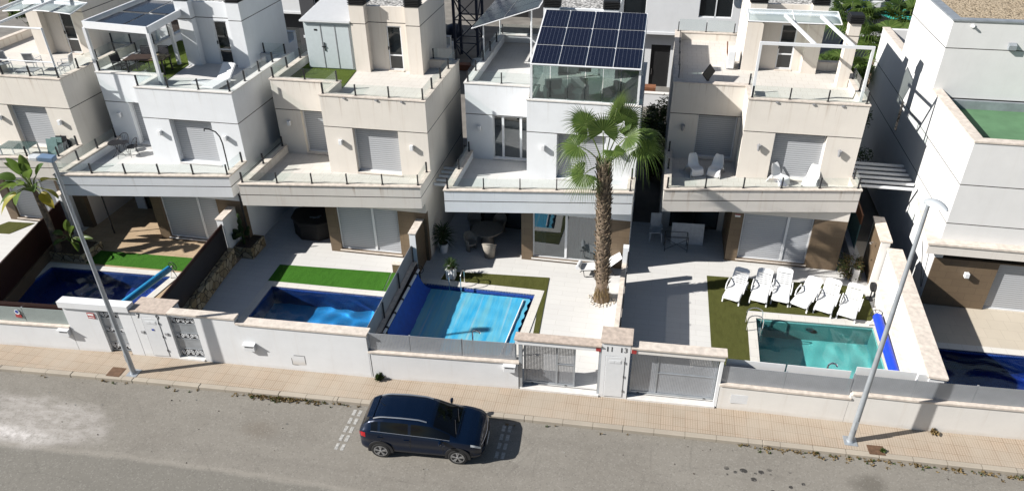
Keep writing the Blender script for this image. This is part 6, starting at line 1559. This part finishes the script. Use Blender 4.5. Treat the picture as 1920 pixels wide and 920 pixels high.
# potted yuccas
def yucca(loc, rpot, hpot, label, n, L, square=False, seed=1, stem=.3):
    random.seed(seed); t = thing('potted_plant', label, 'potted plant', loc, 0, 'potted yuccas on the pale paving')
    b = MB()
    if square: b.prism([(-rpot, -rpot), (rpot, -rpot), (rpot, rpot), (-rpot, rpot)], 0, hpot)
    else: b.lathe([(rpot * .7, 0), (rpot, hpot * .9), (rpot * 1.05, hpot), (rpot * .9, hpot)])
    b.build('pot', 'white_plastic', t, bevel=.01 if square else 0); MB().cyl((0, 0), rpot * .86, hpot - .02, hpot + .004, 16).build('soil', 'soil', t)
    MB().tube([(0, 0, hpot), (.02, 0, hpot + stem)], .04, 8).build('stem', 'bark', t); b = MB()
    for k in range(n):
        a = k * 2.4; e = random.uniform(-.2, 1.4); d = Vector((cos(a), sin(a), e)).normalized(); s = Vector((-sin(a), cos(a), 0)); o = Vector((0, 0, hpot + stem * random.uniform(.3, 1.1))); l = L * random.uniform(.7, 1.1); vs = []
        for u, w_ in ((0, .5), (.35, 1), (.7, .7), (1, .05)):
            c = o + d * l * u - Vector((0, 0, .35 * l * u * u)); vs += [c - s * .022 * w_, c + s * .022 * w_]
        b.add(vs, [(2 * i, 2 * i + 1, 2 * i + 3, 2 * i + 2) for i in range(3)], True)
    b.build('leaves', 'dark_leaf', t)
yucca((-8.72, 26.75, GZ), .24, .5, 'large spiky yucca in a round white pot by the party wall', 150, .75, False, 2, .6)
yucca((-7.85, 24.85, GZ + .0), .19, .5, 'small yucca in a square white pot at the covered pool', 70, .45, True, 3, .25)

# ------------------------------------------------------------------ the street behind
M['dark_render'] = render_mat('dark_grey_render', (.085, .085, .09), (.05, .05, .05), (), .1)
M['rear_white'] = render_mat('white_render_rear', (.78, .79, .80), (.55, .52, .48), (), .08)
M['yard'] = plain('yard_concrete', (.20, .185, .165), .9, var=.25, scale=.8)
tag(MB().box(-60, 40, 38.6, 90, -.1, .05).build('rear_yard', 'yard'), kind='structure')
def rear_house(label, x0, x1, y, zl, zt, wins, doors, lower='dark_render', depth=9, over=.6):
    t = thing('rear_house', label, 'house', ((x0 + x1) / 2, y, 0), 0, 'houses on the street behind'); c = (x0 + x1) / 2
    b = MB(); b.facade(x0 - c, x1 - c, zl, zt, 0, .3, [(a - c, d - c, e, f) for a, d, e, f in wins]); b.box(x0 - c, x0 - c + .3, .3, depth, zl, zt); b.box(x1 - c - .3, x1 - c, .3, depth, zl, zt); b.box(x0 - c + .3, x1 - c - .3, .3, depth, zl, zl + .25); b.box(x0 - c + .3, x1 - c - .3, .3, depth, zt - .25, zt - .002); b.box(x0 - c, x1 - c, depth, depth + .3, .05, zt)
    b.build('upper_wall', 'rear_white', t)
    MB().box(x0 - c - .04, x1 - c + .04, -.06, .0, zl - .02, zl + .14).build('ledge', 'white_metal', t)
    b = MB(); b.facade(x0 - c + .05, x1 - c - .05, .05, zl, over, over + .25, [(a - c, d - c, .05, f) for a, d, f, _ in doors]); b.build('lower_wall', lower, t)
    for a, d, e, f in wins:
        w = MB(); w.box(a - c, d - c, .16, .2, e, f); w_ = w.build('window', 'dark_glass', t); k = MB()
        for xx in (a, (a + d) / 2, d): k.box(xx - c - .035, xx - c + .035, .1, .155, e, f)
        k.box(a - c, d - c, .1, .155, e, e + .06); k.build('window_frame', 'white_metal', w_)
    for a, d, f, mt in doors:
        dd = MB().box(a - c, d - c, over + .1, over + .14, .05, f).build('door', mt, t); MB().box(a - c + .12, a - c + .16, over + .04, over + .095, .9, 1.3).build('handle', 'steel', dd)
    return t
rear_house('white house behind with a dark ground floor, left of the crane', -30.5, -18.8, 49.6, 4.3, 8.2, [(-22.6, -19.4, 5.4, 7.4)], [(-28.0, -26.3, 3.1, 'window_glass'), (-25.6, -24.2, 3.0, 'dark_wood'), (-22.8, -21.4, 3.0, 'dark_wood')])
rear_house('white house behind with a dark window and a dish, right of the solar roof', -7.6, 6.4, 49.8, 3.9, 8.0, [(2.3, 4.4, 5.1, 7.2), (-4.2, -1.1, 4.3, 7.2)], [(-.55, .75, 3.0, 'black'), (-3.6, -1.6, 2.8, 'dark_glass')], 'rear_white')  # black on the wooden door stands in for the shade over it
rear_house('white house behind at the far top left', -46, -33.2, 50.5, 4.0, 8.0, [(-40, -37.5, 5, 7)], [(-38, -36.5, 3.0, 'dark_wood')], 'rear_white')
rear_house('white house behind the palms at the top right', 6.9, 22, 56, 4.0, 8.4, [(9, 11, 5, 7.2), (14, 16, 5, 7.2)], [(10, 11.4, 3, 'dark_wood')], 'rear_white')
rear_house('grey building closing the yard behind the crane', -18.6, -7.8, 66, 4.2, 11, [(-16, -13, 5.5, 8), (-11.6, -9, 5.5, 8)], [(-15, -12, 3.4, 'black')])
t = rear_house('dark narrow building beside the crane yard, behind the stair tower of the cream house', -23.0, -17.4, 44.5, 4.2, 10.5, [(-22, -20.5, 5.5, 7.5)], [(-21.5, -20.3, 3.0, 'black')], 'dark_render', 12)
for c_ in t.children:
    if c_.name.startswith('upper_wall'): c_.data.materials[0] = M['dark_render']
def mast(label, x, y, w_, H, mat):
    t = thing('crane_mast', label, 'crane', (x, y, .05), 0, 'tower crane masts behind the houses'); h = w_ / 2
    for sx in (-h, h):
        for sy in (-h, h): MB().box(sx - .09, sx + .09, sy - .09, sy + .09, 0, H).build('leg', mat, t)
    b = MB(); n = int(H / w_ / .9); dz = H / n; Q = [(-h, -h), (h, -h), (h, h), (-h, h)]
    for k in range(n):
        for i in range(4):
            p, q = Q[i], Q[(i + 1) % 4]; b.beam((*p, k * dz + .05), (*q, k * dz + .05), .07, .07); b.beam((*(p if (k + i) % 2 else q), k * dz), (*(q if (k + i) % 2 else p), (k + 1) * dz), .07, .07)
    b.build('lattice', mat, t)
    MB().box(-h - .6, h + .6, -h - .6, h + .6, 0, .35).build('base_block', 'yard', t)
M['crane_blue'] = plain('crane_blue', (.018, .028, .055), .5, .2); M['crane_bright'] = plain('crane_bright', (.03, .06, .22), .5, .2)
mast('dark blue lattice crane mast standing in the yard behind the houses', -14.2, 53.5, 1.75, 22, 'crane_blue')
mast('slim blue lattice mast at the top right behind the chimney', 13.0, 54.6, .8, 12, 'crane_bright')
t = thing('satellite_dish', 'white satellite dish on the house behind', 'satellite dish', (4.75, 49.5, 6.35), radians(20)); b = MB(); b.grid([[(r * cos(a), -.12 * (1 - (r / .5) ** 2) * -1 - .12, r * sin(a)) for a in frange(0, 2 * pi, 22)] for r in (.01, .15, .3, .42, .5)]); b.build('dish', 'white_plastic', t, solid=.015); b = MB(); b.tube([(0, 0, 0), (0, .3, -.1)], .03, 6); b.tube([(0, 0, -.4), (0, -.45, -.1)], .015, 5); b.build('arm', 'steel', t)
t = thing('wooden_crate', 'reddish wooden crate in front of the dark door behind', 'crate', (-.55, 48.0, .05)); b = MB()
for k in range(5): b.box(-.55, .55, -.35, .35, .02 + k * .18, .17 + k * .18)
b.build('slats', 'terracotta', t)
t = thing('low_wall', 'low white wall before the dark door behind', 'wall', (0, 46.5, 0)); MB().box(-1.2, 1.4, 0, .3, .05, .95).build('wall', 'rear_white', t); MB().box(-1.24, 1.44, -.03, .33, .95, 1.0).build('wall_coping', 'coping_white', t)
random.seed(12)
for k, (x, y, mt, s) in enumerate(((-16.4, 55.5, 'curtain', .9), (-13.2, 52.0, 'galv', .8), (-12.3, 51.5, 'curtain', .6), (-17.2, 60, 'crane_blue', 1.0))):
    b = MB(); b.lathe([(s * .6, 0), (s * .75, s * .4), (s * .62, s * .9), (s * .2, s * 1.05), (0, s)], n=10); b.v = [(p[0] * random.uniform(.9, 1.1), p[1] * random.uniform(.9, 1.1), p[2]) for p in b.v]
    tag(b.build('bulk_bag', mt, None, (x, y, .05), sharp=60), ['pale bulk bag behind the crane mast in the yard', 'grey bulk bag at the foot of the crane mast', 'small pale bag right of the crane mast', 'dark blue bulk bag at the back of the yard'][k], 'bag')
t = thing('orange_crate', 'orange crate at the foot of the crane mast', 'crate', (-13.9, 51.8, .05)); MB().box(-.7, .7, -.3, .3, 0, .45).build('crate', plain('orange_plastic', (.20, .075, .04), .6), t, bevel=.02)
t = thing('parasol', 'teal parasol among the palms at the top right', 'parasol', (15.3, 52.0, 1.2)); b = MB(); b.lathe([(1.5, 4.0), (.8, 4.55), (0, 4.9)], n=8); b.build('canopy', plain('teal_fabric', (.02, .35, .30), .8), t); MB().cyl((0, 0), .03, 0, 4.9).build('pole', 'white_metal', t)
t = thing('site_railing', 'grey metal railing at the far top left', 'railing', (-38, 43.0, 0)); b = MB()
for k in range(40): b.box(-6 + k * .3 - .015, -6 + k * .3 + .015, -.015, .015, .05, 2.2)
for z in (.3, 1.2, 2.1): b.box(-6, 6, .016, .04, z, z + .05)
b.build('railing_bars', 'galv', t)
